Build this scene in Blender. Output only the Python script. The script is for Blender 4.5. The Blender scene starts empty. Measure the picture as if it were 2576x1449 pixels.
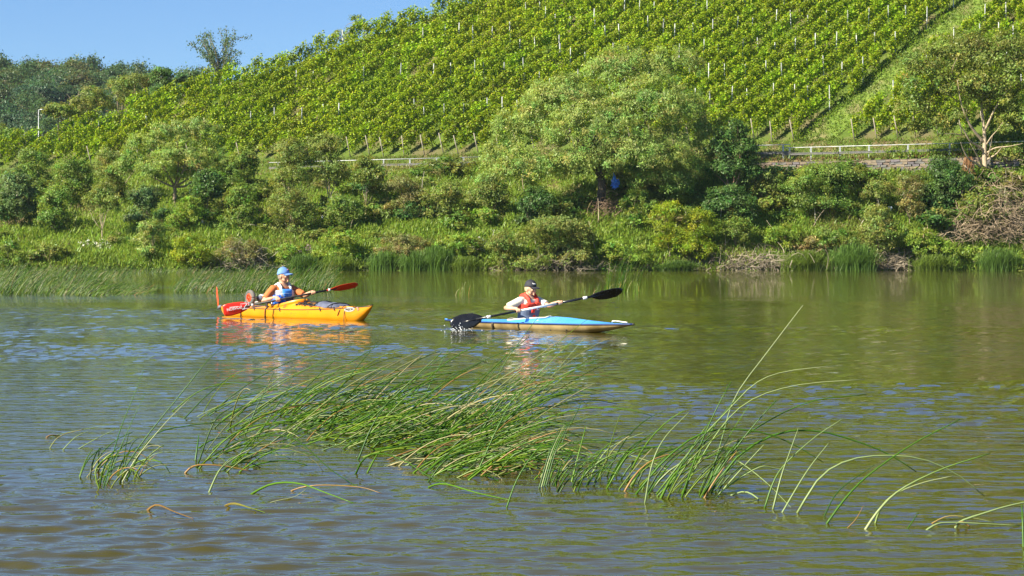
import bpy, math, random
import numpy as np
from mathutils import Vector, Matrix
rng = np.random.default_rng(7)
random.seed(7)
S = bpy.context.scene
COL = S.collection
R = math.radians
# ------------------------------------------------------------------ camera, sky, sun, exposure
CH = 0.965                      # eye height above the river
FU = 5157.0                     # focal length in the units of a 2576 px wide picture
HV = 653.5                      # horizon row in those units
cam_d = bpy.data.cameras.new('camera'); cam = bpy.data.objects.new('camera', cam_d); COL.objects.link(cam)
cam.location = (0, 0, CH); cam.rotation_euler = (R(90), 0, 0)
cam_d.sensor_width = 36; cam_d.lens = 72.07; cam_d.shift_y = -0.0276
cam_d.clip_start = 0.5; cam_d.clip_end = 5000
S.camera = cam
SUN_DIR = Vector((-0.76, -0.46, 0.64)).normalized()     # towards the sun
sun_el = math.asin(SUN_DIR.z); sun_az = math.atan2(SUN_DIR.x, SUN_DIR.y)
W = bpy.data.worlds.new('World'); S.world = W; W.use_nodes = True
nt = W.node_tree; nt.nodes.clear()
sky = nt.nodes.new('ShaderNodeTexSky'); sky.sky_type = 'NISHITA'; sky.sun_disc = False
sky.sun_elevation = sun_el; sky.sun_rotation = sun_az % (2*math.pi)
sky.air_density = 1.0; sky.dust_density = 0.0; sky.ozone_density = 4.0; sky.altitude = 300
tint = nt.nodes.new('ShaderNodeMix'); tint.data_type = 'RGBA'; tint.blend_type = 'MULTIPLY'
tint.inputs[0].default_value = 1.0; tint.inputs[7].default_value = (0.46, 0.59, 0.76, 1)
bg = nt.nodes.new('ShaderNodeBackground'); bg.inputs[1].default_value = 0.077
wo = nt.nodes.new('ShaderNodeOutputWorld')
nt.links.new(sky.outputs[0], tint.inputs[6]); nt.links.new(tint.outputs[2], bg.inputs[0]); nt.links.new(bg.outputs[0], wo.inputs[0])
sd = bpy.data.lights.new('sun', 'SUN'); sd.energy = 5.0; sd.angle = R(0.5); sd.color = (1.0, 0.92, 0.74)
so = bpy.data.objects.new('sun', sd); COL.objects.link(so)
so.rotation_euler = SUN_DIR.to_track_quat('Z', 'Y').to_euler()
S.view_settings.view_transform = 'Standard'; S.view_settings.look = 'None'
S.view_settings.exposure = 1.32; S.view_settings.gamma = 1.0; S.view_settings.use_curve_mapping = False
S.cycles.max_bounces = 7; S.cycles.transparent_max_bounces = 6; S.cycles.volume_bounces = 0
S.cycles.diffuse_bounces = 3; S.cycles.glossy_bounces = 3; S.cycles.transmission_bounces = 3

# ------------------------------------------------------------------ small helpers
def tag(o, label=None, cat=None, group=None, kind=None):
    if label: o['label'] = label
    if cat: o['category'] = cat
    if group: o['group'] = group
    if kind: o['kind'] = kind
    return o
def empty(name, loc=(0, 0, 0), rz=0.0):
    o = bpy.data.objects.new(name, None); COL.objects.link(o)
    o.location = loc; o.rotation_euler = (0, 0, rz); o.empty_display_size = 0.2
    return o
def link(name, me, parent=None, loc=None):
    o = bpy.data.objects.new(name, me); COL.objects.link(o)
    if parent is not None: o.parent = parent
    if loc is not None: o.location = loc
    return o
def npmesh(name, V, F, mat=None, smooth=False, col=None):
    """V (n,3), F list of arrays (m,3)/(m,4) or a single one; col (n,3) real colour of each vertex"""
    me = bpy.data.meshes.new(name)
    V = np.asarray(V, np.float32)
    Fs = F if isinstance(F, list) else [F]
    Fs = [np.asarray(f, np.int32) for f in Fs if len(f)]
    me.vertices.add(len(V)); me.vertices.foreach_set('co', V.ravel())
    tot = np.concatenate([np.full(len(f), f.shape[1], np.int32) for f in Fs])
    idx = np.concatenate([f.ravel() for f in Fs])
    me.loops.add(len(idx)); me.loops.foreach_set('vertex_index', idx)
    me.polygons.add(len(tot))
    st = np.zeros(len(tot), np.int32); st[1:] = np.cumsum(tot)[:-1]
    me.polygons.foreach_set('loop_start', st)
    try: me.polygons.foreach_set('loop_total', tot)
    except Exception: pass
    me.polygons.foreach_set('use_smooth', np.full(len(tot), bool(smooth)))
    if col is not None:
        a = me.attributes.new('tint', 'FLOAT_COLOR', 'POINT')
        c4 = np.ones((len(V), 4), np.float32); c4[:, :3] = col
        a.data.foreach_set('color', c4.ravel())
    me.update(calc_edges=True); me.validate()
    if mat: me.materials.append(mat)
    return me
class MB:
    """collects shapes; build() links them as one mesh object"""
    def __init__(s): s.V = []; s.F4 = []; s.F3 = []; s.C = []; s.n = 0
    def add(s, V, F, col=(1, 1, 1)):
        V = np.asarray(V, float)
        for f in (F if isinstance(F, list) else [F]):
            f = np.asarray(f, int)
            if len(f) == 0: continue
            (s.F4 if f.shape[1] == 4 else s.F3).append(f + s.n)
        s.V.append(V); s.C.append(np.broadcast_to(np.asarray(col, float), (len(V), 3))); s.n += len(V)
        return s
    def mesh(s, name, mat, smooth=True):
        F = []
        if s.F4: F.append(np.concatenate(s.F4))
        if s.F3: F.append(np.concatenate(s.F3))
        return npmesh(name, np.concatenate(s.V), F, mat, smooth, np.concatenate(s.C))
    def build(s, name, mat, parent=None, smooth=True):
        return link(name, s.mesh(name, mat, smooth), parent)
    def tube(s, P, r, seg=6, col=(1, 1, 1), cap=True, ref=None): return s.add(*tube(P, r, seg, cap, ref), col)
    def box(s, c, d, rot=None, col=(1, 1, 1)):
        V = np.array([[x, y, z] for x in (-.5, .5) for y in (-.5, .5) for z in (-.5, .5)])*np.asarray(d, float)
        if rot is not None: V = V @ np.asarray(rot).T
        F = np.array([[0, 1, 3, 2], [4, 6, 7, 5], [0, 4, 5, 1], [2, 3, 7, 6], [0, 2, 6, 4], [1, 5, 7, 3]])
        return s.add(V + np.asarray(c, float), F, col)
    def ball(s, c, r, nu=12, nv=8, col=(1, 1, 1), rot=None):
        V, F = sphere(nu, nv); V = V*np.asarray(r, float)
        if rot is not None: V = V @ np.asarray(rot).T
        return s.add(V + np.asarray(c, float), F, col)
def unit(v): v = np.asarray(v, float); return v/(np.linalg.norm(v) + 1e-12)
def tube(P, r, seg=6, cap=True, ref=None):
    """r: scalar, (n,) or (n,2) (second radius along ref-ish direction)"""
    P = np.asarray(P, float); n = len(P)
    r = np.asarray(r, float)
    if r.ndim == 0: r = np.full((n, 2), float(r))
    elif r.ndim == 1: r = np.stack([r, r], 1)
    T = np.gradient(P, axis=0); T /= (np.linalg.norm(T, axis=1, keepdims=True) + 1e-12)
    up = np.array(ref if ref is not None else ((0, 0, 1) if abs(T[n//2][2]) < .9 else (1, 0, 0)), float)
    a = np.linspace(0, 2*np.pi, seg, endpoint=False)
    V = []
    for i in range(n):
        x = np.cross(up, T[i]); x = unit(x); y = np.cross(T[i], x)
        V.append(P[i] + np.outer(np.cos(a)*r[i, 0], x) + np.outer(np.sin(a)*r[i, 1], y))
    V = np.concatenate(V)
    i, j = np.meshgrid(np.arange(n-1), np.arange(seg), indexing='ij'); i = i.ravel(); j = j.ravel(); k = (j+1) % seg
    F = [np.stack([i*seg+j, i*seg+k, (i+1)*seg+k, (i+1)*seg+j], 1)]
    if cap:
        V = np.vstack([V, P[0], P[-1]]); b = n*seg; q = np.arange(seg); w = (q+1) % seg
        F.append(np.concatenate([np.stack([np.full(seg, b), w, q], 1), np.stack([np.full(seg, b+1), (n-1)*seg+q, (n-1)*seg+w], 1)]))
    return V, F
def sphere(nu=12, nv=8):
    th = np.linspace(0, np.pi, nv+1)[1:-1]; ph = np.linspace(0, 2*np.pi, nu, endpoint=False)
    V = [[0, 0, 1]] + [[math.sin(t)*math.cos(p), math.sin(t)*math.sin(p), math.cos(t)] for t in th for p in ph] + [[0, 0, -1]]
    F4 = []; F3 = []
    m = len(th)
    for j in range(nu):
        k = (j+1) % nu
        F3.append([0, 1+j, 1+k]); F3.append([1+m*nu, 1+(m-1)*nu+k, 1+(m-1)*nu+j])
        for i in range(m-1): F4.append([1+i*nu+j, 1+(i+1)*nu+j, 1+(i+1)*nu+k, 1+i*nu+k])
    return np.array(V, float), [np.array(F4), np.array(F3)]
def rotz(a): c, s = math.cos(a), math.sin(a); return np.array([[c, -s, 0], [s, c, 0], [0, 0, 1.]])
def roty(a): c, s = math.cos(a), math.sin(a); return np.array([[c, 0, s], [0, 1, 0], [-s, 0, c.real]])
def spline(P, n=20):
    """Catmull-Rom through the points"""
    P = np.asarray(P, float)
    Q = np.vstack([2*P[0]-P[1], P, 2*P[-1]-P[-2]]); out = []
    m = len(P)-1
    for t in np.linspace(0, m, n):
        i = min(int(t), m-1); f = t-i; a, b, c, d = Q[i:i+4]
        out.append(.5*((2*b)+(c-a)*f+(2*a-5*b+4*c-d)*f*f+(3*b-a-3*c+d)*f**3))
    return np.array(out)
def quad3(a, m, b, n=9):
    a, m, b = (np.asarray(q, float) for q in (a, m, b)); c = 2*m-.5*(a+b)
    t = np.linspace(0, 1, n)[:, None]
    return a*(1-t)**2+2*c*t*(1-t)+b*t*t
def vnoise(X, Y, sc, seed=0):
    """smooth value noise in 0..1"""
    g = np.random.default_rng(1000+seed).random((64, 64))
    x = np.asarray(X, float)/sc; y = np.asarray(Y, float)/sc
    xi = np.floor(x).astype(int); yi = np.floor(y).astype(int); fx = x-xi; fy = y-yi
    fx = fx*fx*(3-2*fx); fy = fy*fy*(3-2*fy)
    a = g[xi % 64, yi % 64]; b = g[(xi+1) % 64, yi % 64]; c = g[xi % 64, (yi+1) % 64]; d = g[(xi+1) % 64, (yi+1) % 64]
    return (a*(1-fx)+b*fx)*(1-fy)+(c*(1-fx)+d*fx)*fy
def sstep(a, b, x): t = np.clip((x-a)/(b-a), 0, 1); return t*t*(3-2*t)

# ------------------------------------------------------------------ materials
def new_mat(name):
    m = bpy.data.materials.new(name); m.use_nodes = True; n = m.node_tree; n.nodes.clear()
    return m, n, n.nodes.new('ShaderNodeOutputMaterial')
def ramp_noise(n, scale, c0, c1, lo=.35, hi=.65, detail=4, coord='Object'):
    tc = n.nodes.new('ShaderNodeTexCoord'); nz = n.nodes.new('ShaderNodeTexNoise'); nz.inputs['Scale'].default_value = scale; nz.inputs['Detail'].default_value = detail
    cr = n.nodes.new('ShaderNodeValToRGB'); cr.color_ramp.elements[0].position = lo; cr.color_ramp.elements[1].position = hi
    cr.color_ramp.elements[0].color = (*c0, 1); cr.color_ramp.elements[1].color = (*c1, 1)
    n.links.new(tc.outputs[coord], nz.inputs['Vector']); n.links.new(nz.outputs['Fac'], cr.inputs[0])
    return cr, nz
def solid(name, c0, c1=None, rough=.6, scale=8, metal=0.0, spec=.5, bump=0.0, lo=.35, hi=.65, coat=0.0):
    m, n, out = new_mat(name)
    p = n.nodes.new('ShaderNodeBsdfPrincipled'); p.inputs['Roughness'].default_value = rough; p.inputs['Metallic'].default_value = metal
    p.inputs['Specular IOR Level'].default_value = spec; p.inputs['Coat Weight'].default_value = coat
    if c1 is None: c1 = tuple(min(1, c*1.12) for c in c0)
    cr, nz = ramp_noise(n, scale, c0, c1, lo, hi)
    n.links.new(cr.outputs[0], p.inputs['Base Color'])
    if bump:
        b = n.nodes.new('ShaderNodeBump'); b.inputs['Strength'].default_value = bump; b.inputs['Distance'].default_value = .02
        n.links.new(nz.outputs['Fac'], b.inputs['Height']); n.links.new(b.outputs[0], p.inputs['Normal'])
    n.links.new(p.outputs[0], out.inputs[0]); return m
def leafmat(name, trans=.45, gloss=.018, rough=.45):
    """leaf: its own colour from the mesh, broken up by a fine noise; lets light through"""
    m, n, out = new_mat(name)
    at = n.nodes.new('ShaderNodeAttribute'); at.attribute_name = 'tint'
    tc = n.nodes.new('ShaderNodeTexCoord'); nz = n.nodes.new('ShaderNodeTexNoise'); nz.inputs['Scale'].default_value = 9.0
    n.links.new(tc.outputs['Object'], nz.inputs['Vector'])
    mr = n.nodes.new('ShaderNodeMapRange'); mr.inputs[3].default_value = .78; mr.inputs[4].default_value = 1.22
    n.links.new(nz.outputs['Fac'], mr.inputs[0])
    mx = n.nodes.new('ShaderNodeVectorMath'); mx.operation = 'SCALE'
    n.links.new(at.outputs['Color'], mx.inputs[0]); n.links.new(mr.outputs[0], mx.inputs['Scale'])
    d = n.nodes.new('ShaderNodeBsdfDiffuse'); t = n.nodes.new('ShaderNodeBsdfTranslucent'); g = n.nodes.new('ShaderNodeBsdfGlossy')
    g.inputs['Roughness'].default_value = rough; g.inputs['Color'].default_value = (.8, .8, .8, 1)
    tt = n.nodes.new('ShaderNodeMix'); tt.data_type = 'RGBA'; tt.blend_type = 'MULTIPLY'; tt.inputs[0].default_value = 1; tt.inputs[7].default_value = (1.15, 1.1, .55, 1)
    n.links.new(mx.outputs[0], d.inputs[0]); n.links.new(mx.outputs[0], tt.inputs[6]); n.links.new(tt.outputs[2], t.inputs[0])
    a = n.nodes.new('ShaderNodeMixShader'); a.inputs[0].default_value = trans
    n.links.new(d.outputs[0], a.inputs[1]); n.links.new(t.outputs[0], a.inputs[2])
    b = n.nodes.new('ShaderNodeMixShader'); b.inputs[0].default_value = gloss
    n.links.new(a.outputs[0], b.inputs[1]); n.links.new(g.outputs[0], b.inputs[2])
    n.links.new(b.outputs[0], out.inputs[0]); return m
LEAF = leafmat('leaf'); TWIG = leafmat('dry_twig', .05, .02, .7); REED = leafmat('reed_stem', .18, .025, .35)
BARK = solid('bark', (.16, .12, .08), (.28, .22, .15), .9, 6, bump=.5)
BARKP = solid('pale_bark', (.32, .25, .16), (.46, .37, .25), .85, 5, bump=.4)
TWIGP = solid('bleached_twig', (.40, .36, .28), (.55, .50, .40), .9, 5)
BARKD = solid('dark_bark', (.05, .04, .03), (.10, .08, .06), .9, 6, bump=.5)
STEEL = solid('galvanised_steel', (.36, .38, .39), (.60, .61, .62), .5, 3, metal=.25)
POST = solid('vine_post_metal', (.42, .43, .43), (.62, .62, .62), .5, 3)
WOODP = solid('weathered_wood', (.22, .19, .145), (.36, .32, .25), .85, 6, bump=.3)
SLATE = [solid('slate_stone_%s' % k, c, tuple(v*1.35 for v in c), .85, 4, bump=.5) for k, c in
         (('grey', (.13, .125, .115)), ('brown', (.16, .12, .09)), ('violet', (.13, .115, .125)), ('buff', (.22, .175, .12)))]

# ------------------------------------------------------------------ terrain
def Yb(X): return np.clip(204-.3*np.asarray(X, float), 184, 246)              # foot of the vineyard
def Yg(X): return Yb(X)-4.2                                                    # guard rail line
def zr(X): return 9.95+.012*np.clip(X, -90, 60)
def zb(X): return 11.45+.02*np.clip(X, -90, 60)
SL = .68
def Ys(X): return 178.6+1.2*vnoise(X, 0*np.asarray(X, float), 5.0, 3)+.8*vnoise(X, 0*np.asarray(X, float), 1.7, 4)
_sil = [(-400, 430), (-150, 415), (0, 392), (100, 372), (200, 342), (300, 306), (400, 268), (480, 240), (610, 203), (760, 156), (900, 102), (1050, 55), (1200, 2), (1500, -110), (2000, -250), (2600, -420)]
_cx, _cy = [], []
for _u, _v in _sil:                       # where the crest of the slope runs on the ground
    lo_, hi_ = 185.0, 340.0
    for _ in range(60):
        m_ = .5*(lo_+hi_); x_ = (_u-1288)/FU*m_
        zray = CH+(HV-_v)/FU*m_; zpl = float(zb(x_)+SL*(m_-Yb(x_)))
        if zpl < zray: lo_ = m_
        else: hi_ = m_
    _cx.append((_u-1288)/FU*lo_); _cy.append(lo_)
_o = np.argsort(_cx); _cx = np.array(_cx)[_o]; _cy = np.array(_cy)[_o]
def Yc(X): return np.maximum(np.interp(X, _cx, _cy), Yb(X)+1.5)
def H(X, Y):
    X = np.asarray(X, float); Y = np.asarray(Y, float)
    ys, yg, yb, yc = Ys(X), Yg(X), Yb(X), Yc(X)
    wm = sstep(21.5, 23.0, X)*(1-sstep(46, 47, X))
    t = np.clip((Y-ys)/(yg-.5-ys), 0, 1)
    top = zr(X)-1.7*wm
    bank = top*(t**.9) + .5*(vnoise(X, Y, 3.1, 5)-.5)*np.minimum(1, 4*t)*(1-t) + .35*sstep(0, .03, t) - .12
    bank = np.where(Y < ys, -.12-.25*(ys-Y), bank)
    v = np.clip((Y-yg)/(yb-yg), 0, 1)
    shelf = zr(X)+(zb(X)-zr(X))*v*v*(3-2*v)
    hill = zb(X)+SL*(np.minimum(Y, yc)-yb)+.25*(vnoise(X, Y, 6, 6)-.5)
    z = np.where(Y < yg-.45, bank, np.where(Y < yb, shelf, hill))
    z = np.where(Y > yc, np.maximum(zb(X)+SL*(yc-yb)-.3*(Y-yc), np.minimum(8.0, zb(X))), z)
    prof = np.interp(X, [-260, -140, -115, -103, -92, -78, -50, 0, 80, 300], [50, 45.5, 45, 43.5, 42, 39, 31, 20, 14, 14])
    far = prof*sstep(300, 610, Y)+2.5*(vnoise(X, Y, 35, 8)-.5)
    return np.where(Y > 290, np.maximum(z, far), z)
def Pu(u, v, Y): return np.array([(u-1288)/FU*Y, Y, CH+(HV-v)/FU*Y])
def ground(u, v, y0=176.0, y1=700.0):
    Yv = np.concatenate([np.arange(y0, 262, .1), np.arange(262, y1, .5)])
    Xv = (u-1288)/FU*Yv; Z = CH+(HV-v)/FU*Yv
    hit = np.nonzero(H(Xv, Yv) >= Z)[0]
    Yh = Yv[hit[0]] if len(hit) else 240.0
    x = (u-1288)/FU*Yh
    return np.array([x, Yh, float(H(x, Yh))])
def on_water(u, v): Y = CH*FU/(v-HV); return np.array([(u-1288)/FU*Y, Y, 0.0])

def grid_mesh(name, xs, ys, fn, mat, kind='structure'):
    XX, YY = np.meshgrid(xs, ys); Z = fn(XX, YY)
    V = np.stack([XX.ravel(), YY.ravel(), Z.ravel()], 1); nx, ny = len(xs), len(ys)
    i, j = np.meshgrid(np.arange(ny-1), np.arange(nx-1), indexing='ij'); i = i.ravel(); j = j.ravel()
    F = np.stack([i*nx+j, i*nx+j+1, (i+1)*nx+j+1, (i+1)*nx+j], 1)
    o = link(name, npmesh(name, V, F, mat, True)); o['kind'] = kind; return o
def ground_mat(name, a, b, c, sc):
    m, n, out = new_mat(name)
    p = n.nodes.new('ShaderNodeBsdfPrincipled'); p.inputs['Roughness'].default_value = .95; p.inputs['Specular IOR Level'].default_value = .1
    r1, n1 = ramp_noise(n, sc, a, b, .4, .6, 6); r2, n2 = ramp_noise(n, sc*.27, (0, 0, 0), (1, 1, 1), .48, .62, 5)
    mx = n.nodes.new('ShaderNodeMix'); mx.data_type = 'RGBA'; mx.inputs[7].default_value = (*c, 1)
    n.links.new(r2.outputs[0], mx.inputs[0]); n.links.new(r1.outputs[0], mx.inputs[6]); n.links.new(mx.outputs[2], p.inputs['Base Color'])
    bp = n.nodes.new('ShaderNodeBump'); bp.inputs['Strength'].default_value = .6; bp.inputs['Distance'].default_value = .15
    n.links.new(n1.outputs['Fac'], bp.inputs['Height']); n.links.new(bp.outputs[0], p.inputs['Normal'])
    n.links.new(p.outputs[0], out.inputs[0]); return m
GB = ground_mat('bank_soil', (.09, .14, .025), (.15, .19, .04), (.20, .15, .08), 1.3)
GV = ground_mat('vineyard_soil', (.07, .115, .018), (.10, .14, .025), (.13, .115, .055), .9)
GW = ground_mat('wood_floor', (.03, .045, .018), (.05, .06, .025), (.06, .05, .035), .15)
ysn = np.concatenate([np.arange(174, 262, .6)])
def Hn(X, Y): return H(X, Y)
grid_mesh('riverbank', np.arange(-96, 84.1, .8), np.arange(174, 249, .55), lambda X, Y: np.where(Y > Yb(X)+.6, H(X, Y)-.3, H(X, Y)), GB)
grid_mesh('vineyard_slope', np.arange(-96, 84.1, .8), np.arange(184, 300, .8), lambda X, Y: np.where(Y < Yb(X), H(X, Y)-.35, H(X, Y)), GV)
XF = np.concatenate([np.arange(-900, -220, 40), np.arange(-220, 120, 6), np.arange(120, 901, 40)])
grid_mesh('wooded_hill', XF, np.concatenate([np.arange(250, 660, 6), np.arange(660, 2600, 80)]), lambda X, Y: np.where((Y < 300) & (np.abs(X) < 90), H(X, Y)-1.0, H(X, Y)), GW)

# ------------------------------------------------------------------ water
def water_mat():
    m, n, out = new_mat('river_water')
    p = n.nodes.new('ShaderNodeBsdfPrincipled'); p.inputs['IOR'].default_value = 1.333; p.inputs['Roughness'].default_value = .02
    p.inputs['Specular IOR Level'].default_value = .5
    tc = n.nodes.new('ShaderNodeTexCoord')
    nz = n.nodes.new('ShaderNodeTexNoise'); nz.inputs['Scale'].default_value = .5; nz.inputs['Detail'].default_value = 3
    n.links.new(tc.outputs['Object'], nz.inputs['Vector'])
    cr = n.nodes.new('ShaderNodeValToRGB'); cr.color_ramp.elements[0].color = (.048, .045, .004, 1); cr.color_ramp.elements[1].color = (.064, .053, .008, 1)
    n.links.new(nz.outputs['Fac'], cr.inputs[0]); n.links.new(cr.outputs[0], p.inputs['Base Color'])
    prev = None
    # patches ruffled by the wind and calm ones
    mp0 = n.nodes.new('ShaderNodeMapping'); mp0.inputs['Scale'].default_value = (.05, .13, 1)
    pn = n.nodes.new('ShaderNodeTexNoise'); pn.inputs['Scale'].default_value = 1.0; pn.inputs['Detail'].default_value = 3
    n.links.new(tc.outputs['Object'], mp0.inputs[0]); n.links.new(mp0.outputs[0], pn.inputs['Vector'])
    pr = n.nodes.new('ShaderNodeMapRange'); pr.inputs[1].default_value = .36; pr.inputs[2].default_value = .64; pr.inputs[3].default_value = .42; pr.inputs[4].default_value = 1.0
    n.links.new(pn.outputs['Fac'], pr.inputs[0])
    for (sx, sy, st, di) in ((1.4, 4.5, .5, .026), (4, 13.0, .6, .011), (13, 36, .6, .0036)):
        mp = n.nodes.new('ShaderNodeMapping'); mp.inputs['Scale'].default_value = (sx, sy, 1); mp.inputs['Rotation'].default_value = (0, 0, R(7))
        t = n.nodes.new('ShaderNodeTexNoise'); t.inputs['Scale'].default_value = 1; t.inputs['Detail'].default_value = 2; t.inputs['Distortion'].default_value = .4
        b = n.nodes.new('ShaderNodeBump'); b.inputs['Distance'].default_value = di
        ml = n.nodes.new('ShaderNodeMath'); ml.operation = 'MULTIPLY'; ml.inputs[1].default_value = st
        n.links.new(pr.outputs[0], ml.inputs[0]); n.links.new(ml.outputs[0], b.inputs['Strength'])
        n.links.new(tc.outputs['Object'], mp.inputs[0]); n.links.new(mp.outputs[0], t.inputs['Vector']); n.links.new(t.outputs['Fac'], b.inputs['Height'])
        if prev: n.links.new(prev.outputs[0], b.inputs['Normal'])
        prev = b
    n.links.new(prev.outputs[0], p.inputs['Normal'])
    n.links.new(p.outputs[0], out.inputs[0]); return m
WATER = water_mat()
wr = np.random.default_rng(21)
_waves = []
for lam in np.geomspace(.075, .85, 60):
    th = R(90)+wr.normal(0, .30+.35*(lam < .35))+.10
    k = 2*np.pi/lam
    _waves.append((k*math.cos(th), k*math.sin(th), wr.uniform(0, 6.28), .0076*lam*math.exp(-((math.log(lam/.145))**2)/.45)))
def ripple(X, Y):
    z = np.zeros_like(X)
    for kx, ky, ph, a in _waves:
        s = np.sin(kx*X+ky*Y+ph); z += a*(s+.25*s*s)
    cal = .34+1.0*sstep(.3, .72, vnoise(X+500, Y*2+300, 7, 11))*(.5+.5*vnoise(X*.6+200, Y+50, 2.0, 12))
    z = z*cal
    for (bx, by, yaw, xb) in ((-3.606, 33.8, -R(48.8), 1.85), (.315, 28.1, -R(51.5), 1.3)):
        c, s_ = math.cos(yaw), math.sin(yaw); lx = (X-bx)*c+(Y-by)*s_; ly = -(X-bx)*s_+(Y-by)*c
        bk = xb-lx; d = np.abs(ly)-.20-.30*np.maximum(bk, 0)
        z = z+.020*np.cos(2*np.pi*d/.55)*np.exp(-(d/.55)**2)*sstep(0, .8, bk)*np.exp(-np.maximum(bk, 0)/4.5)
    return z
def build_water():
    ys = [2.5]
    while ys[-1] < 60: ys.append(ys[-1]+max(.017, .0042*ys[-1]))
    ys = np.array(ys+list(np.geomspace(ys[-1]*1.02, 185, 60)))
    tx = np.arange(-.31, .3101, .0029)
    YY, TT = np.meshgrid(ys, tx, indexing='ij'); XX = YY*TT
    fade = 1-sstep(38, 58, YY)
    Z = ripple(XX, YY)*fade
    edge = np.ones_like(Z); edge[:, :2] = 0; edge[:, -2:] = 0; edge[:2] = 0
    Z *= edge
    nx, ny = len(tx), len(ys)
    V = np.stack([XX.ravel(), YY.ravel(), Z.ravel()], 1)
    i, j = np.meshgrid(np.arange(ny-1), np.arange(nx-1), indexing='ij'); i = i.ravel(); j = j.ravel()
    F = [np.stack([i*nx+j, i*nx+j+1, (i+1)*nx+j+1, (i+1)*nx+j], 1)]
    b = len(V); y0, y1 = ys[0], ys[-1]; a0, a1 = tx[0], tx[-1]
    ex = np.array([[a0*y0, y0, 0], [a0*y1, y1, 0], [a1*y1, y1, 0], [a1*y0, y0, 0], [-400, -60, 0], [-400, y1, 0], [400, y1, 0], [400, -60, 0]])
    F.append(np.array([[4, 0, 1, 5], [4, 7, 3, 0], [7, 6, 2, 3]])+b)
    V = np.vstack([V, ex])
    o = link('water', npmesh('water', V, F, WATER, True)); o['kind'] = 'structure'
    return o
build_water()

# ------------------------------------------------------------------ foliage
def leaves(C, size, col, outw=None, asp=1.7, up=.25, ow=.6, rg=rng, dirv=None, dw=0.0, jit=.18, tri=False):
    """one bent kite per leaf. C (n,3) places, size (n,), col (n,3)"""
    n = len(C)
    N = rg.normal(size=(n, 3))
    if outw is not None: N = N/np.linalg.norm(N, axis=1, keepdims=True)+outw*ow
    N[:, 2] += up; N /= np.linalg.norm(N, axis=1, keepdims=True)
    D = rg.normal(size=(n, 3))
    if dirv is not None: D = D/np.linalg.norm(D, axis=1, keepdims=True)*(1-dw)+np.asarray(dirv)*dw
    T = D-N*np.sum(D*N, axis=1, keepdims=True); T /= (np.linalg.norm(T, axis=1, keepdims=True)+1e-9)
    B = np.cross(N, T); s = size[:, None]
    cc = np.clip(col*(1+rg.normal(0, jit, (n, 1)))*(1+rg.normal(0, .07, (n, 3))), .004, .9)
    if tri:      # seen from afar: a three-cornered leaf of the same area
        s = s*1.05; V = np.empty((n, 3, 3)); V[:, 0] = C+T*s*.6; V[:, 1] = C-T*s*.4+B*s*.48/asp; V[:, 2] = C-T*s*.4-B*s*.48/asp
        return V.reshape(-1, 3), np.arange(3*n).reshape(n, 3), np.repeat(cc, 3, axis=0)
    V = np.empty((n, 4, 3))
    V[:, 0] = C-T*s*.5; V[:, 2] = C+T*s*.5
    V[:, 1] = C+B*s*.5/asp+N*s*.10; V[:, 3] = C-B*s*.5/asp+N*s*.10
    F = np.arange(4*n).reshape(n, 4)
    return V.reshape(-1, 3), F, np.repeat(cc, 4, axis=0)
KIND = {  # colour, colour spread between clumps, leaf length m, length/width, clump spread
    'willow': ((.300, .395, .098), .13, .31, 2.6, .34), 'olive': ((.235, .290, .065), .14, .23, 1.8, .42),
    'green': ((.190, .280, .050), .14, .23, 1.6, .42), 'bright': ((.240, .345, .045), .12, .22, 1.6, .4),
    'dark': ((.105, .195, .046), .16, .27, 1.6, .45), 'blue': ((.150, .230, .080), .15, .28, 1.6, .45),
    'yellow': ((.270, .345, .024), .13, .24, 2.2, .4), 'brown': ((.260, .255, .085), .18, .23, 2.2, .4),
    'vine': ((.270, .385, .016), .15, .25, 1.2, .3), 'far': ((.092, .155, .058), .13, .55, 1.5, .8),
    'farb': ((.080, .138, .070), .12, .55, 1.5, .8), 'fary': ((.125, .150, .050), .13, .55, 1.5, .8), 'fard': ((.18, .15, .10), .15, .5, 2.5, .9),
    'tree': ((.215, .270, .052), .15, .28, 1.6, .45), 'grass': ((.21, .31, .042), .14, .38, 6, .4),
    'twig': ((.30, .24, .16), .18, .5, 14, .5), 'grey': ((.29, .26, .19), .18, .4, 12, .5), 'tuss': ((.130, .235, .040), .14, .6, 14, .3)}
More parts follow.
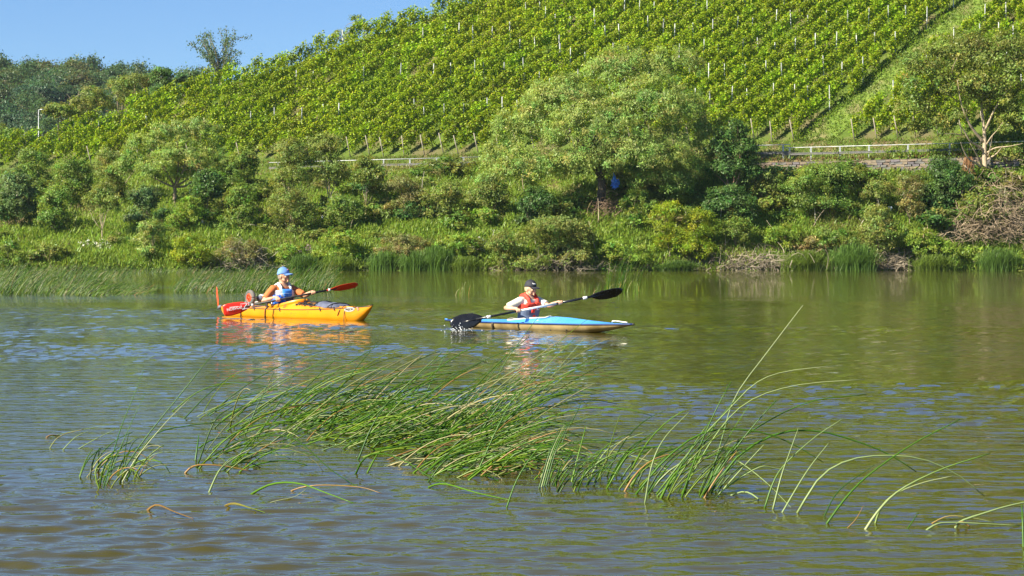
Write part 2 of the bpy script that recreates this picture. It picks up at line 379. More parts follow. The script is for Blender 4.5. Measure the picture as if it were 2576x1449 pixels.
def crown(lobes, kind, n, rg, inner=.22, up=.3, droop=0.0, size=1.0, clump=38):
    """lobes: (cx,cy,cz,rx,ry,rz). Leaves sit in clumps through the outer part of the lobes."""
    base, var, ls, asp, spread = KIND[kind]
    L = np.array(lobes, float)
    area = (L[:, 3]*L[:, 4]+L[:, 3]*L[:, 5]+L[:, 4]*L[:, 5]); pr = area/area.sum()
    n = int(n*1.75); clump = int(clump*1.5); size = size*.76
    nc = max(8, n//clump)
    li = rg.choice(len(L), nc, p=pr)
    d = rg.normal(size=(nc, 3)); d /= np.linalg.norm(d, axis=1, keepdims=True)
    d[:, 2] = np.where(d[:, 2] < -.35, -d[:, 2]*.6, d[:, 2])
    rad = np.where(rg.random(nc) < inner, rg.uniform(.3, .8, nc), rg.uniform(.82, 1.06, nc))
    C = L[li, :3]+d*L[li, 3:]*rad[:, None]
    keep = np.ones(nc, bool)
    for l in L:
        q = np.sum(((C-l[:3])/l[3:])**2, axis=1); keep &= (q > .42) | (rg.random(nc) < .25)
    C, d = C[keep], d[keep]; nc = len(C)
    cc = np.array(base)*(1+rg.normal(0, var, (nc, 1)))*(1+rg.normal(0, .06, (nc, 3)))
    cc[:, 0] *= 1+rg.normal(0, .12, nc)
    ms = rg.integers(int(clump*.6), int(clump*1.4)+1, nc)
    ci = np.repeat(np.arange(nc), ms)
    sp = spread*rg.uniform(.6, 1.3, nc)*min(1.0, .25+.35*float(np.median(L[:, 3:].min(axis=1))))
    P = C[ci]+rg.normal(size=(len(ci), 3))*sp[ci][:, None]*np.array([1, 1, .75])
    P[:, 2] -= droop*np.abs(rg.normal(size=len(ci)))*sp[ci]
    sz = ls*size*rg.uniform(.6, 1.35, len(ci))
    dv = None
    if droop: dv = np.array([.15, 0, -1.0])
    return leaves(P, sz, cc[ci], d[ci], asp, up, 1.1, rg, dv, .45 if droop else 0, .14, True)
def limb_curve(a, b, rg, bend=.12, n=7):
    a, b = np.asarray(a, float), np.asarray(b, float); L = np.linalg.norm(b-a)
    m = .5*(a+b)+rg.normal(size=3)*L*bend; m[2] += L*.08
    return quad3(a, m, b, n)
def trunk_mesh(mb, base, r0, tips, rg, fork=.35):
    """a tapered trunk to the fork, limbs on to each tip, twigs from the limbs"""
    base = np.asarray(base, float); tips = [np.asarray(t, float) for t in tips]
    cen = np.mean(tips, axis=0); f = base+(cen-base)*fork
    P = limb_curve(base-np.array([0, 0, .3]), f, rg, .05); mb.tube(P, np.linspace(r0*1.15, r0*.72, len(P)), 8)
    for t in tips:
        P = limb_curve(f, t, rg, .10); mb.tube(P, np.linspace(r0*.6, r0*.14, len(P)), 6)
        for _ in range(3):
            k = rg.integers(2, len(P)-1); e = P[k]+rg.normal(size=3)*np.linalg.norm(t-f)*.16+np.array([0, 0, .2])
            Q = limb_curve(P[k], e, rg, .1, 5); mb.tube(Q, np.linspace(r0*.25, r0*.05, 5), 4)
def plant(name, lab, cat, u0, u1, v0, v1, kind, dens=1.0, lobes=None, trunk=BARK, tr=None, group=None, droop=0, yoff=0, vb=None,
          inner=.22, nl=None, rg=rng, crown_bottom=None, size=1.0, part='foliage', mat=LEAF, depth=.8):
    """a tree or bush whose crown fills that window of the view and which stands on the ground at row v1"""
    uc = .5*(u0+u1); g = ground(uc, vb if vb else v1); g[1] += yoff
    g[2] = float(H(g[0], g[1])); Y = g[1]; k = Y/FU
    if lobes is None:
        w, h = (u1-u0)*k, (v1-v0)*k
        cb = 0 if crown_bottom is None else (v1-crown_bottom)*k
        nl = nl or max(6, int(5+w*h/3.5)); nl = min(nl, 18); lobes = []
        for i in range(nl):
            rx = w*rg.uniform(.15, .30); rz = (h-cb)*rg.uniform(.15, .28)
            z = cb+rz*.7+(h-cb-rz*1.7)*rg.random()
            wid = w*.5*math.sqrt(max(.12, 1-((z-cb)/(h-cb)-.38)**2*1.6))
            lobes.append((rg.uniform(-1, 1)*max(0, wid-rx), rg.uniform(-.7, .7)*w*.3, z, rx, rx*depth, rz))
        lobes[0] = (w*rg.uniform(-.1, .1), 0, h-h*.26, w*.27, w*.25, h*.26)
    else:
        lobes = [((cu-uc)*k, dy*1.6, CH+(HV-cv)*k-g[2], ru*k*.95, ru*k*depth*.85, rv*k*.92) for cu, cv, ru, rv, dy in lobes]
    apx = sum(l[3]*l[5] for l in lobes)*3.14*.62
    n = int(np.clip(apx*dens*165/(size*size), 300, 80000))
    root = empty(name, g); tag(root, lab, cat, group)
    V, F, c = crown(lobes, kind, n, rg, inner, droop=droop, size=size)
    link(part, npmesh(part, V, F, mat, False, c), root)
    mb = MB()
    if tr is None: tr = .05+.02*(u1-u0)*k
    tips = [np.array(l[:3]) for l in lobes[:6]]
    trunk_mesh(mb, (0, 0, 0), tr, tips, rg)
    mb.build('trunk', trunk, root)
    return root

# ------------------------------------------------------------------ vineyard
AL = R(50); RD = np.array([math.sin(AL), math.cos(AL)]); RN = np.array([math.cos(AL), -math.sin(AL)]); OR = np.array([0.0, 204.0])
def hill_xy(p, q): return OR+p*RN+q*RD
_pp = ground(2150, 252); P0 = float((_pp[:2]-OR) @ RN)          # the grass path between the rows
vr = np.random.default_rng(5)
def inview(x, y, z, mx=60):
    u = 1288+x/y*FU; v = HV-(z-CH)/y*FU
    return -mx < u < 2576+mx and v > -80, u, v
vines = []; posts = []; ends = []
for ip in range(-64, 54):
    p = ip*1.65+vr.normal(0, .06)
    if -.75 < p-P0 < 2.3: continue
    nearpath = -2.4 < p-P0 < 4.0
    q = -60.0; ph = vr.uniform(0, 4.8); first = None
    while q < 95:
        q += .62
        x, y = hill_xy(p, q)
        if y < Yb(x)+.7 or y > Yc(x) or x < -75 or x > 74: continue
        z = float(H(x, y)); ok, u, v = inview(x, y, z+1)
        if y > Yb(x)+48: break
        if first is None:
            first = q; nextp = q+5.0+vr.uniform(-.6, .6)
            if ok and (u > 830 or ip % 3 == 0): ends.append((x, y, z, u, v))
        if q >= nextp:
            nextp += 4.8 if u > 1200 else 8.0
            posts.append((x-.30, y-.42, float(H(x-.30, y-.42)), u, v)) if ok and (u > 1050 or vr.random() < .3) else None
        if first is not None and (int(round((q-first)/.62)) % 2 == 0):
            if vr.random() < .02: continue
            vines.append((x+vr.normal(0, .38 if nearpath else .07), y+vr.normal(0, .06), z, u, v, ok, p))
def vine_leaves(n, rg):
    L = np.clip(rg.normal(0, .45, n), -.85, .85)
    hz = .30+1.70*rg.beta(1.7, 1.2, n); wd = rg.normal(0, .155, n)*(1.1-.35*np.abs(hz-1.2))
    # arching shoots that stand out of the wall of leaves
    k = n//6; a = rg.integers(0, 5, k); sh = np.linspace(-.6, .6, 5)[a]
    L[:k] = sh+rg.normal(0, .07, k); hz[:k] = 1.9+.5*rg.random(k); wd[:k] = rg.normal(0, .1, k)
    P = np.stack([L*RD[0]+wd*RN[0], L*RD[1]+wd*RN[1], hz], 1)
    P[:, 2] += L*SL*.78
    out = np.stack([wd*RN[0]*3, wd*RN[1]*3, (hz-1.2)*.6], 1)
    base, var, ls, asp, _ = KIND['vine']
    cl = np.array(base)*(1+rg.normal(0, var, (n, 1)))
    cl[:, 0] *= 1+rg.normal(0, .10, n)
    return leaves(P, ls*.84*rg.uniform(.7, 1.35, n), cl, out, asp, .35, .8, rg, None, 0, .13, True)
VT = []
for k in range(6):
    V, F, c = vine_leaves(330, vr); c = c*(1+vr.normal(0, .07))*np.array([1+vr.normal(0, .08), 1, 1]); VT.append((V, F, c))
VMESH = [npmesh('vine_leaves', V, F, LEAF, False, np.clip(c, 0, 1)) for V, F, c in VT]
_m = MB(); _m.tube([[0, 0, -.3], [.03, 0, .4], [-.02, .02, .85], [.03*1, .05, 1.3]], [.045, .035, .03, .02], 5); VTRUNK = _m.mesh('vine_trunk', BARK)
vines.sort(key=lambda t: (not t[5], t[1]-.25*t[0]))
single, rest = vines[:300], vines[300:]
for (x, y, z, u, v, ok, p) in single:
    o = empty('grapevine', (x, y, z)); link('foliage', VMESH[vr.integers(6)], o); s = vr.uniform(.9, 1.12); o.scale = (s, s, s*vr.uniform(.92, 1.08))
    tag(o, 'leafy grapevine at the lower end of the vineyard rows on the steep slope', 'grapevine', 'grapevines at the lower end of the rows')
    link('trunk', VTRUNK, o)
Vs, Fs, Cs, nn = [], [], [], 0
for (x, y, z, u, v, ok, p) in rest:
    V, F, c = VT[vr.integers(6)]; s = vr.uniform(.88, 1.14)
    Vs.append(V*s*np.array([1, 1, vr.uniform(.9, 1.1)])+[x, y, z]); Fs.append(F+nn); nn += len(V)
    Cs.append(np.clip(c*(1+vr.normal(0, .08))*(1+.10*(vnoise(x, y, 9, 31)-.5)*2)*np.array([1+.16*(vnoise(x, y, 7, 32)-.5), 1, 1]), 0, 1))
tag(link('vine_rows', npmesh('vine_rows', np.concatenate(Vs), np.concatenate(Fs), LEAF, False, np.concatenate(Cs))), 'dense yellow-green vine rows covering the upper slope', 'vines', None, 'stuff')
_m = MB(); _m.box((0, 0, 1.10), (.085, .065, 2.8)); _m.box((0, 0, 2.51), (.095, .075, .02)); PMESH = _m.mesh('vine_post', POST, False)
posts.sort(key=lambda t: t[1])
for (x, y, z, u, v) in posts[:300]:
    o = link('vine_post', PMESH, None, (x, y, z)); o.rotation_euler = (R(vr.normal(0, 1.6)), R(vr.normal(0, 2)), vr.uniform(0, 6)); o.scale = (1, 1, vr.uniform(.9, 1.1))
    tag(o, 'pale grey metal stake standing up among the vines on the slope', 'vine post', 'metal stakes in the vine rows')
_m = MB(); _m.tube([[0, 0, -.4], [0, 0, 2.15]], [.06, .05], 7); EMESH = _m.mesh('row_end_post', WOODP)
for (x, y, z, u, v) in ends:
    dx, dy = -RD[0]*.5, -RD[1]*.5-.1
    xx, yy = x+dx, y+dy
    o = link('row_end_post', EMESH, None, (xx, yy, float(H(xx, yy)))); o.rotation_euler = (R(12+vr.normal(0, 2)), R(-13+vr.normal(0, 2.5)), 0)
    tag(o, 'leaning wooden end post at the foot of a vine row', 'vine post', 'leaning end posts at the foot of the vine rows')
# the grass path, draped on the slope
ps = []
for q in np.arange(-40, 70, .8):
    for w in np.linspace(-.6, 2.1, 6):
        x, y = hill_xy(P0+w+.12*math.sin(q*.7), q); ps.append((x, y, float(H(x, y))+.05 if y > Yb(x)+.3 else float(H(x, y))-.4))
ps = np.array(ps); nq = len(ps)//6
i, j = np.meshgrid(np.arange(nq-1), np.arange(5), indexing='ij'); i = i.ravel(); j = j.ravel()
o = link('path', npmesh('path', ps, np.stack([i*6+j, i*6+j+1, (i+1)*6+j+1, (i+1)*6+j], 1), ground_mat('path_grass', (.11, .18, .028), (.16, .22, .04), (.19, .18, .075), 1.6), True)); o['kind'] = 'structure'

# ------------------------------------------------------------------ guard rails and the dry stone wall
GR = solid('dark_rail_beam', (.11, .11, .105), (.17, .165, .15), .6, 4)
def guard_rail(lab, us, top_h, ends_u, post_h, lower=True, ztop=None, low_mat=GR):
    """us: picture columns of its posts; each stands on the shelf above the river"""
    pts = []
    for u in us:
        Y = 200.0
        for _ in range(20): Y = float(Yg((u-1288)/FU*Y))+.2
        x = (u-1288)/FU*Y; pts.append((x, Y, float(zr(x))))
    pts = np.array(pts); o0 = pts[0].copy(); root = empty('guard_rail', o0); tag(root, lab, 'guard rail')
    for k, p in enumerate(pts):
        m = MB(); m.box((0, 0, post_h/2-.25), (.13, .10, post_h+.5)); m.box((.10, -.09, post_h*.52), (.15, .10, .24)); m.box((0, 0, post_h+.012), (.18, .14, .024))
        m.build('post', STEEL, root, False).location = p-o0
    a, b = pts[0]-o0, pts[-1]-o0
    d = unit(b-a); e0, e1 = ends_u
    kk = Y/FU
    A = a-d*e0+np.array([0, 0, post_h+.055]); B = b+d*e1+np.array([0, 0, post_h+.055])
    m = MB(); m.tube([A, (A+B)/2, B], .034, 8); m.build('handrail', STEEL, root)
    if lower:
        m = MB(); A2 = A.copy(); B2 = B.copy()
        for q in (A2, B2): q[2] -= post_h*.52; q[1] -= .12
        ang = math.atan2(d[1], d[0]); L = np.linalg.norm(B2-A2); c = (A2+B2)/2
        rot = np.stack([d, np.cross([0, 0, 1], d), np.cross(d, np.cross([0, 0, 1], d))], 1)
        m.box(c, (L, .05, .10), rot); m.box(c+np.array([0, -.025, .075]), (L, .05, .06), rot); m.box(c+np.array([0, -.025, -.075]), (L, .05, .06), rot)
        m.build('beam', low_mat, root, False)
    return root
guard_rail('long steel guard rail above the bank, left of the big willow', (700, 770, 838, 902, 965, 1031, 1098, 1166), 1, (1.0, 1.6), 1.08)
guard_rail('short raised steel guard rail section right of the big willow', (1889, 1970), 1, (.8, .7), 1.45)
guard_rail('steel guard rail along the stone wall, beside the bare-limbed tree', (1986, 2040, 2113, 2186, 2284, 2389, 2490, 2590), 1, (.7, 1.0), 1.15)
def stone_wall():
    x0, x1 = 22.2, 45.5
    root = empty('stone_wall', (x0, float(Yg(x0)), float(zr(x0))-1.9)); o0 = np.array(root.location)
    tag(root, 'dry slate retaining wall below the right-hand guard rail', 'stone wall')
    A = np.array([x0, float(Yg(x0))-.35, zr(x0)-1.1]); B = np.array([x1, float(Yg(x1))-.35, zr(x1)-1.1]); d = unit(B-A); L = np.linalg.norm(B-A)
    nrm = np.array([d[1], -d[0], 0]); rot = np.stack([d, -nrm, [0, 0, 1]], 1)
    m = MB(); m.box((A+B)/2-o0, (L, .5, 1.9), rot); m.build('wall_core', solid('earth_joint', (.06, .05, .035), (.10, .08, .055), .95, 5), root, False)
    sm = []
    for k in range(10):
        b = MB(); b.box((0, 0, 0), (1, 1, 1)); V = np.concatenate(b.V); V = V*(1+vr.uniform(-.30, .22, V.shape)); sm.append(npmesh('stone', V, b.F4, SLATE[k % 4], False))
    cnt = 0
    for r in range(8):
        t = vr.uniform(0, .3); h = 1.75/8
        while t < L and cnt < 295:
            w = vr.uniform(.45, .95); c = A+d*(t+w/2)+nrm*(.26+vr.uniform(-.02, .05))+np.array([0, 0, -.85+(r+.5)*h])
            s = link('stone', sm[vr.integers(10)], root); s.location = c-o0; s.scale = (w*.95, .22, h*.9); s.rotation_euler = (vr.normal(0, .04), vr.normal(0, .05), math.atan2(d[1], d[0])+vr.normal(0, .04))
            t += w; cnt += 1
stone_wall()

# ------------------------------------------------------------------ far wood and the trees on the crest
fr = np.random.default_rng(11)
FM = []
for kind, sq in (('far', 1), ('farb', 1), ('fary', .95), ('far', 1.15), ('farb', .9), ('fard', .9)):
    lb = [(0, 0, 6.4, 2.6, 2.6, 2.0), (1.6, .5, 5.0, 2.1, 2.1, 1.7), (-1.7, -.4, 5.0, 2.2, 2.1, 1.7), (.3, -1.6, 4.4, 2.3, 2.1, 1.7), (-.5, 1.5, 4.6, 2.2, 2.2, 1.6), (.2, 0, 3.0, 2.8, 2.8, 1.6)]
    V, F, c = crown(lb, kind, 3800 if kind != 'fard' else 2600, fr, .15); V[:, 2] *= sq
    m = MB(); m.add(V, F, (1, 1, 1)); m.C[-1] = c
    m.tube([[0, 0, -.6], [.05, 0, 2.5], [0, .1, 5]], [.3, .24, .12], 6, (.12, .10, .08)); FM.append(m.mesh('forest_tree', LEAF, False))
FN = {0: 'mid-green', 1: 'blue-green', 2: 'olive-green', 3: 'mid-green', 4: 'blue-green', 5: 'brownish half-bare'}
cnt = 0
ys_ = np.arange(345, 636, 7.0)
for Y in ys_:
    for X in np.arange(-190, -40, 6.6):
        x = X+fr.uniform(-2.6, 2.6); y = Y+fr.uniform(-3, 3); z = float(H(x, y)); u = 1288+x/y*FU; v = HV-(z+9-CH)/y*FU
        if u < -130 or u > 640 or v > 345 or v < 60: continue
        if y < 430 and u > 380: continue
        k = fr.choice(6, p=[.25, .25, .14, .16, .14, .06])
        o = link('forest_tree', FM[k], None, (x, y, z-.3)); s = fr.uniform(.85, 1.3)*(1.0+.15*(y > 560)); o.scale = (s*1.05, s*1.05, s*fr.uniform(.95, 1.2)); o.rotation_euler = (0, 0, fr.uniform(0, 6.3))
        tag(o, '%s broadleaf tree in the wood on the far hill' % FN[k], 'tree', '%s trees in the wood on the far hill' % FN[k]); cnt += 1
print('forest trees', cnt)

pr_ = np.random.default_rng(33)
def far_plant(name, lab, u0, u1, v0, v1, Y, kind, **kw):
    """a tree behind the crest, at a given distance"""
    uc = .5*(u0+u1); X = (uc-1288)/FU*Y; z = float(H(X, Y)); zt = CH+(HV-v0)/FU*Y; k = Y/FU; w = (u1-u0)*k; h = max(zt-z, 3); hb = (v1-v0)*k
    rg = pr_; lobes = []
    for i in range(kw.get('nl', 7)):
        rx = w*rg.uniform(.2, .3); rz = min(hb, h)*rg.uniform(.16, .24); zz = h-hb+rz+(hb-2*rz)*rg.random()
        lobes.append((rg.uniform(-1, 1)*(w*.5-rx), rg.uniform(-1, 1)*w*.25, zz, rx, rx, rz))
    root = empty(name, (X, Y, z)); tag(root, lab, 'tree', kw.get('group'))
    V, F, c = crown(lobes, kind, int(kw.get('n', 3500)), rg, .15, up=.6, size=kw.get('size', 1.3)); link('foliage', npmesh('foliage', V, F, LEAF, False, c), root)
    mb = MB(); trunk_mesh(mb, (0, 0, 0), .22, [np.array(l[:3]) for l in lobes[:5]], rg); mb.build('trunk', BARK, root)
far_plant('crest_tree', 'dark rounded tree behind the vineyard crest, nearest to the lone sparse tree', 370, 470, 165, 262, 262, 'dark', n=5200)
far_plant('crest_tree', 'spreading layered tree behind the crest, left of the dark rounded one', 250, 390, 178, 285, 268, 'olive', n=6800)
far_plant('crest_tree', 'layered tree behind the crest, between the lamp pole and the spreading tree', 170, 290, 215, 310, 262, 'olive', n=6000)
far_plant('crest_tree', 'low layered tree behind the crest just right of the lamp pole', 100, 215, 262, 330, 258, 'tree', n=4800)
far_plant('crest_tree', 'light green tree at the left edge behind the vine crest', -40, 60, 300, 372, 262, 'green', n=4200)
far_plant('crest_tree', 'small dark tree behind the crest below the lone sparse tree', 440, 520, 185, 232, 300, 'far', n=2200)
far_plant('crest_bush', 'rounded green bush on the skyline high up the vineyard', 880, 932, 36, 90, 250, 'green', n=900, nl=4, size=1.0)
far_plant('crest_bush', 'grey-green bush on the skyline left of the rounded one', 828, 890, 72, 110, 250, 'olive', n=700, nl=4, size=1.0)
# the lone sparse tree on the crest
def lone_tree():
    Y = 252.0; X = (555-1288)/FU*Y; z = float(H(X, Y)); k = Y/FU; zt = CH+(HV-92)/FU*Y; h = (zt-z)*1.08
    root = empty('sparse_tree', (X, Y, z)); tag(root, 'lone sparse blue-green tree with spiky shoots standing on the skyline', 'tree')
    mb = MB(); Vs = []; Fs = []; Cs = []; n = 0
    for i in range(26):
        a = pr_.uniform(-1.3, 1.3); top = np.array([math.sin(a)*4.4*pr_.uniform(.45, 1), pr_.normal(0, 1.1), h-4.2*pr_.random()**1.5-.9*abs(a)])
        st = np.array([pr_.normal(0, .3), 0, h-6.2]); P = limb_curve(st, top, pr_, .08, 8); mb.tube(P, np.linspace(.07, .012, 8), 4)
        m = 125; t = pr_.beta(1.7, 1.0, m); Q = np.stack([np.interp(t, np.linspace(0, 1, 8), P[:, c]) for c in range(3)], 1)+pr_.normal(0, .22, (m, 3))
        V, F, c = leaves(Q, .27*pr_.uniform(.6, 1.3, m), np.tile([.135, .205, .110], (m, 1)), None, 1.8, .2, .5, pr_)
        Vs.append(V); Fs.append(F+n); Cs.append(c); n += len(V)
    link('foliage', npmesh('foliage', np.concatenate(Vs), np.concatenate(Fs), LEAF, False, np.concatenate(Cs)), root)
    mb.tube([[0, 0, -.4], [0, 0, h-6.1]], [.2, .12], 7); mb.build('trunk', BARK, root)
lone_tree()
def lamp_pole():
    Y = 246.0; X = (97-1288)/FU*Y; z = float(H(X, Y)); h = CH+(HV-276)/FU*Y-z
    root = empty('street_lamp', (X, Y, z)); tag(root, 'white lamp pole with a short arm behind the vines at far left', 'street lamp')
    m = MB(); m.tube([[0, 0, 0], [0, 0, h]], [.06, .045], 8); m.build('pole', STEEL, root)
    m = MB(); m.tube([[0, 0, h-.05], [.30, 0, h+.02]], .04, 6); m.box((.42, 0, h+.02), (.42, .16, .09)); m.build('lamp_head', STEEL, root)
lamp_pole()

# ------------------------------------------------------------------ trees and bushes on the bank
br = np.random.default_rng(77)
plant('willow_tree', 'huge grey-green willow with a broad many-lobed crown and dark stems', 'tree', 1205, 1800, 105, 545, 'willow', 2.3,
      [(1700, 168, 78, 62, .5), (1560, 180, 95, 68, .5), (1430, 255, 105, 78, 0), (1640, 275, 130, 90, -1), (1500, 335, 140, 88, -1.5), (1320, 330, 85, 78, 0), (1262, 405, 55, 78, 0),
       (1340, 425, 95, 62, -1), (1725, 345, 72, 105, 0), (1590, 395, 150, 72, -1.5), (1745, 420, 50, 52, 0), (1455, 420, 100, 50, -1.2), (1236, 462, 42, 42, -.5), (1665, 452, 85, 40, -.8), (1380, 250, 70, 60, 1.5)],
      BARKD, .42, droop=.45, depth=.62, rg=br)
plant('willow_tree', 'smaller grey-green willow with a leaning trunk, above the left bank', 'tree', 300, 575, 295, 522, 'willow', 2.3,
      [(440, 342, 72, 46, 0), (505, 335, 55, 45, 0), (372, 372, 62, 44, 0), (338, 415, 44, 42, 0), (470, 398, 88, 46, -.6), (540, 405, 34, 46, 0), (395, 430, 52, 36, -.5), (300, 430, 40, 40, .4), (440, 440, 60, 30, 0)],
      BARK, .2, droop=.4, depth=.7, rg=br)
plant('dark_tree', 'dark blue-green tree on a thin reddish trunk, right of the big willow', 'tree', 1775, 1905, 298, 530, 'dark', 2.6,
      [(1835, 335, 42, 38, 0), (1810, 385, 40, 42, 0), (1868, 385, 36, 42, 0), (1838, 430, 58, 36, 0), (1800, 440, 30, 30, 0), (1880, 440, 28, 34, 0)], solid('reddish_bark', (.28, .16, .10), (.40, .26, .18), .9, 5), .10, rg=br)
# big bushes and young trees, one by one
BUSHES = [  # label, u0, u1, v0, v1, kind, crown bottom
 ('tall slim young tree with pale stems, first of the three below the left guard rail', 'young_tree', 668, 792, 345, 575, 'olive', 490),
 ('tall slim young tree with pale stems, middle of the three below the left guard rail', 'young_tree', 770, 885, 335, 560, 'olive', 480),
 ('darker slim young tree with pale stem, last of the three below the left guard rail', 'young_tree', 870, 972, 395, 560, 'tree', 505),
 ('dark bluish elder bush at the left edge of the bank', 'elder_bush', -30, 105, 425, 580, 'blue', 0),
 ('tall green bush at the top of the bank at far left', 'bush', 20, 150, 375, 500, 'green', 0),
 ('mid-green bush between the far-left elder and the small willow', 'bush', 120, 235, 395, 530, 'green', 0),
 ('olive bush touching the left side of the small willow', 'bush', 222, 330, 372, 520, 'olive', 0),
 ('green bush below the elder, left part of the bank', 'bush', 88, 190, 470, 600, 'green', 0),
 ('sparse olive young tree with a white trunk on the left bank', 'young_tree', 205, 305, 455, 620, 'olive', 545),
 ('dark bluish bush under the small willow', 'bush', 318, 425, 468, 580, 'blue', 0),
 ('bright green bush at the foot of the leaning willow trunk', 'bush', 415, 520, 495, 590, 'bright', 0),
 ('dark green bush right of the small willow', 'bush', 470, 570, 425, 560, 'dark', 0),
 ('green bush just below the lower vine corner, right of the small willow', 'bush', 548, 680, 375, 520, 'green', 0),
 ('leafy green bush left of the three slim young trees', 'bush', 545, 665, 460, 600, 'green', 0),
 ('grey-green thin bush at the foot of the first slim young tree', 'bush', 650, 800, 470, 600, 'olive', 0),
 ('green bush at the foot of the last slim young tree', 'bush', 800, 930, 490, 590, 'green', 0),
 ('brownish bush on the reddish slope below the left guard rail', 'bush', 955, 1075, 440, 560, 'brown', 0),
 ('olive bush right of the brownish one below the left guard rail', 'bush', 1060, 1180, 452, 570, 'olive', 0),
 ('yellowish olive bush at the left foot of the big willow', 'bush', 1170, 1290, 440, 580, 'olive', 0),
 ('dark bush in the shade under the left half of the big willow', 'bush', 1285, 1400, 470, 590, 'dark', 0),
 ('green bush in front of the big willow, right of the blue bag', 'bush', 1560, 1660, 470, 580, 'green', 0),
 ('green bush under the right edge of the big willow', 'bush', 1655, 1770, 440, 560, 'green', 0),
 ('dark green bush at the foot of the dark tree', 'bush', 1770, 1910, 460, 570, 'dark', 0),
 ('olive bush below the short guard rail', 'bush', 1880, 1985, 430, 540, 'olive', 0),
 ('large fresh green bush below the long right guard rail', 'bush', 1960, 2185, 408, 545, 'green', 0),
 ('thin olive bush against the stone wall', 'bush', 2165, 2260, 445, 560, 'olive', 0),
 ('grey-brown thin bush below the stone wall', 'bush', 2240, 2335, 440, 580, 'brown', 0),
 ('dark ivy-like bush left of the bare-limbed tree', 'bush', 2315, 2450, 392, 560, 'dark', 0),
 ('olive bush growing round the foot of the bare-limbed tree', 'bush', 2395, 2540, 470, 590, 'tree', 0),
 ('yellow-green bush at the left edge above the far reeds', 'bush', -20, 70, 575, 675, 'green', 0),
 ('dark leafy bush above the far reeds, second from the left edge', 'bush', 60, 185, 590, 668, 'tree', 0),
 ('rounded olive-yellow bush with a dark stem above the far reeds', 'bush', 330, 428, 552, 660, 'willow', 0),
 ('golden yellow bush right of the rounded olive-yellow one', 'bush', 405, 530, 590, 678, 'yellow', 0),
 ('grey-brown overhanging bush on the shore left of the orange kayak rider', 'bush', 525, 675, 560, 682, 'brown', 0),
 ('bright green nettle clump on the shore behind the man', 'bush', 655, 790, 585, 672, 'bright', 0),
 ('bright green mounded bush right of the nettle clump', 'bush', 770, 940, 548, 660, 'bright', 0),
 ('brownish bush with bare crooked stems in the middle of the shore', 'bush', 925, 1100, 535, 668, 'brown', 0),
 ('light green bush behind the white flowers', 'bush', 1085, 1230, 560, 655, 'bright', 0),
 ('yellowish bush at the left side of the big shoreline bush', 'bush', 1205, 1320, 580, 676, 'olive', 0),
 ('big olive bush hanging over the water behind the boy', 'bush', 1285, 1505, 548, 684, 'olive', 0),
 ('low bright green bush right of the boy', 'bush', 1478, 1645, 572, 672, 'bright', 0),
 ('tall yellow-green bush with a dark hollow near the waterline', 'bush', 1630, 1735, 505, 660, 'yellow', 0),
 ('broad yellow-green bush right of the dark hollow', 'bush', 1705, 1815, 520, 665, 'yellow', 0),
 ('green bush between the yellow bushes and the grassy slope', 'bush', 1790, 1915, 505, 640, 'green', 0),
 ('grassy light green bush in the middle of the right bank', 'bush', 1900, 2050, 525, 650, 'bright', 0),
 ('olive-green bush above the round sedge tussock', 'bush', 2035, 2170, 530, 650, 'green', 0),
 ('olive bush casting a dark shadow left of the bright right-hand bush', 'bush', 2145, 2260, 520, 668, 'olive', 0),
 ('bright green upright bush on the right part of the shore', 'bush', 2235, 2405, 535, 665, 'bright', 0),
 ('green bush at the right edge just above the water', 'bush', 2390, 2600, 598, 672, 'bright', 0),
]
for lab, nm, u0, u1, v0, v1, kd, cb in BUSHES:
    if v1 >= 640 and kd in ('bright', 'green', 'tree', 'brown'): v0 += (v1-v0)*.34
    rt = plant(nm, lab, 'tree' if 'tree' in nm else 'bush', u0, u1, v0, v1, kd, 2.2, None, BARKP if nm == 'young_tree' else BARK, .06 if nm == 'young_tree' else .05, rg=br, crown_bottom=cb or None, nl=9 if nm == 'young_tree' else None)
# low brambles filling the bank: six shapes, copied
bram = {}
for kd, adj in (('green', 'mid-green'), ('olive', 'olive'), ('tree', 'dark olive'), ('bright', 'bright green'), ('brown', 'brownish'), ('dark', 'dark green')):
    lb = [(0, 0, .75, .8, .7, .55), (.7, .2, .55, .6, .6, .45), (-.7, -.1, .55, .65, .6, .45), (.1, -.5, .4, .7, .5, .4), (-.2, .4, .85, .5, .5, .5)]
    V, F, c = crown(lb, kd, 1100, br, .2, up=.4); m = MB(); trunk_mesh(m, (0, 0, 0), .03, [np.array(l[:3]) for l in lb], br)
    bram[kd] = (npmesh('bramble_foliage', V, F, LEAF, False, c), m.mesh('bramble_stems', BARK), adj)
kk = list(bram)
for i in range(230):
    u = br.uniform(-40, 2610); v = br.uniform(432, 664)
    if v < 452+.0*u and u < 300: continue
    g = ground(u, v)
    if i < 34:
        x_ = br.uniform(22, 46); x_ = br.uniform(24, 33) if 33 < x_ < 39.5 and br.random() < .8 else x_; y_ = float(Yg(x_))-br.uniform(1.1, 2.2); g = np.array([x_, y_, float(H(x_, y_))]); v = 430
    elif g[1] > Yg(g[0])-1.0: continue
    kd = kk[br.choice(6, p=[.28, .2, .16, .14, .14, .08])]; f, s_, adj = bram[kd]
    if v > 560 and br.random() < .8: continue
    o = empty('bramble_bush', g); link('foliage', f, o); s = br.uniform(.8, 1.7); o.scale = (s*br.uniform(1, 1.6), s, s*br.uniform(.6, 1.0)); o.rotation_euler = (0, 0, br.uniform(0, 6.3))
    tag(o, 'low %s bramble bush filling the river bank between larger bushes' % adj, 'bush', 'low %s brambles on the bank' % adj); link('stems', s_, o)

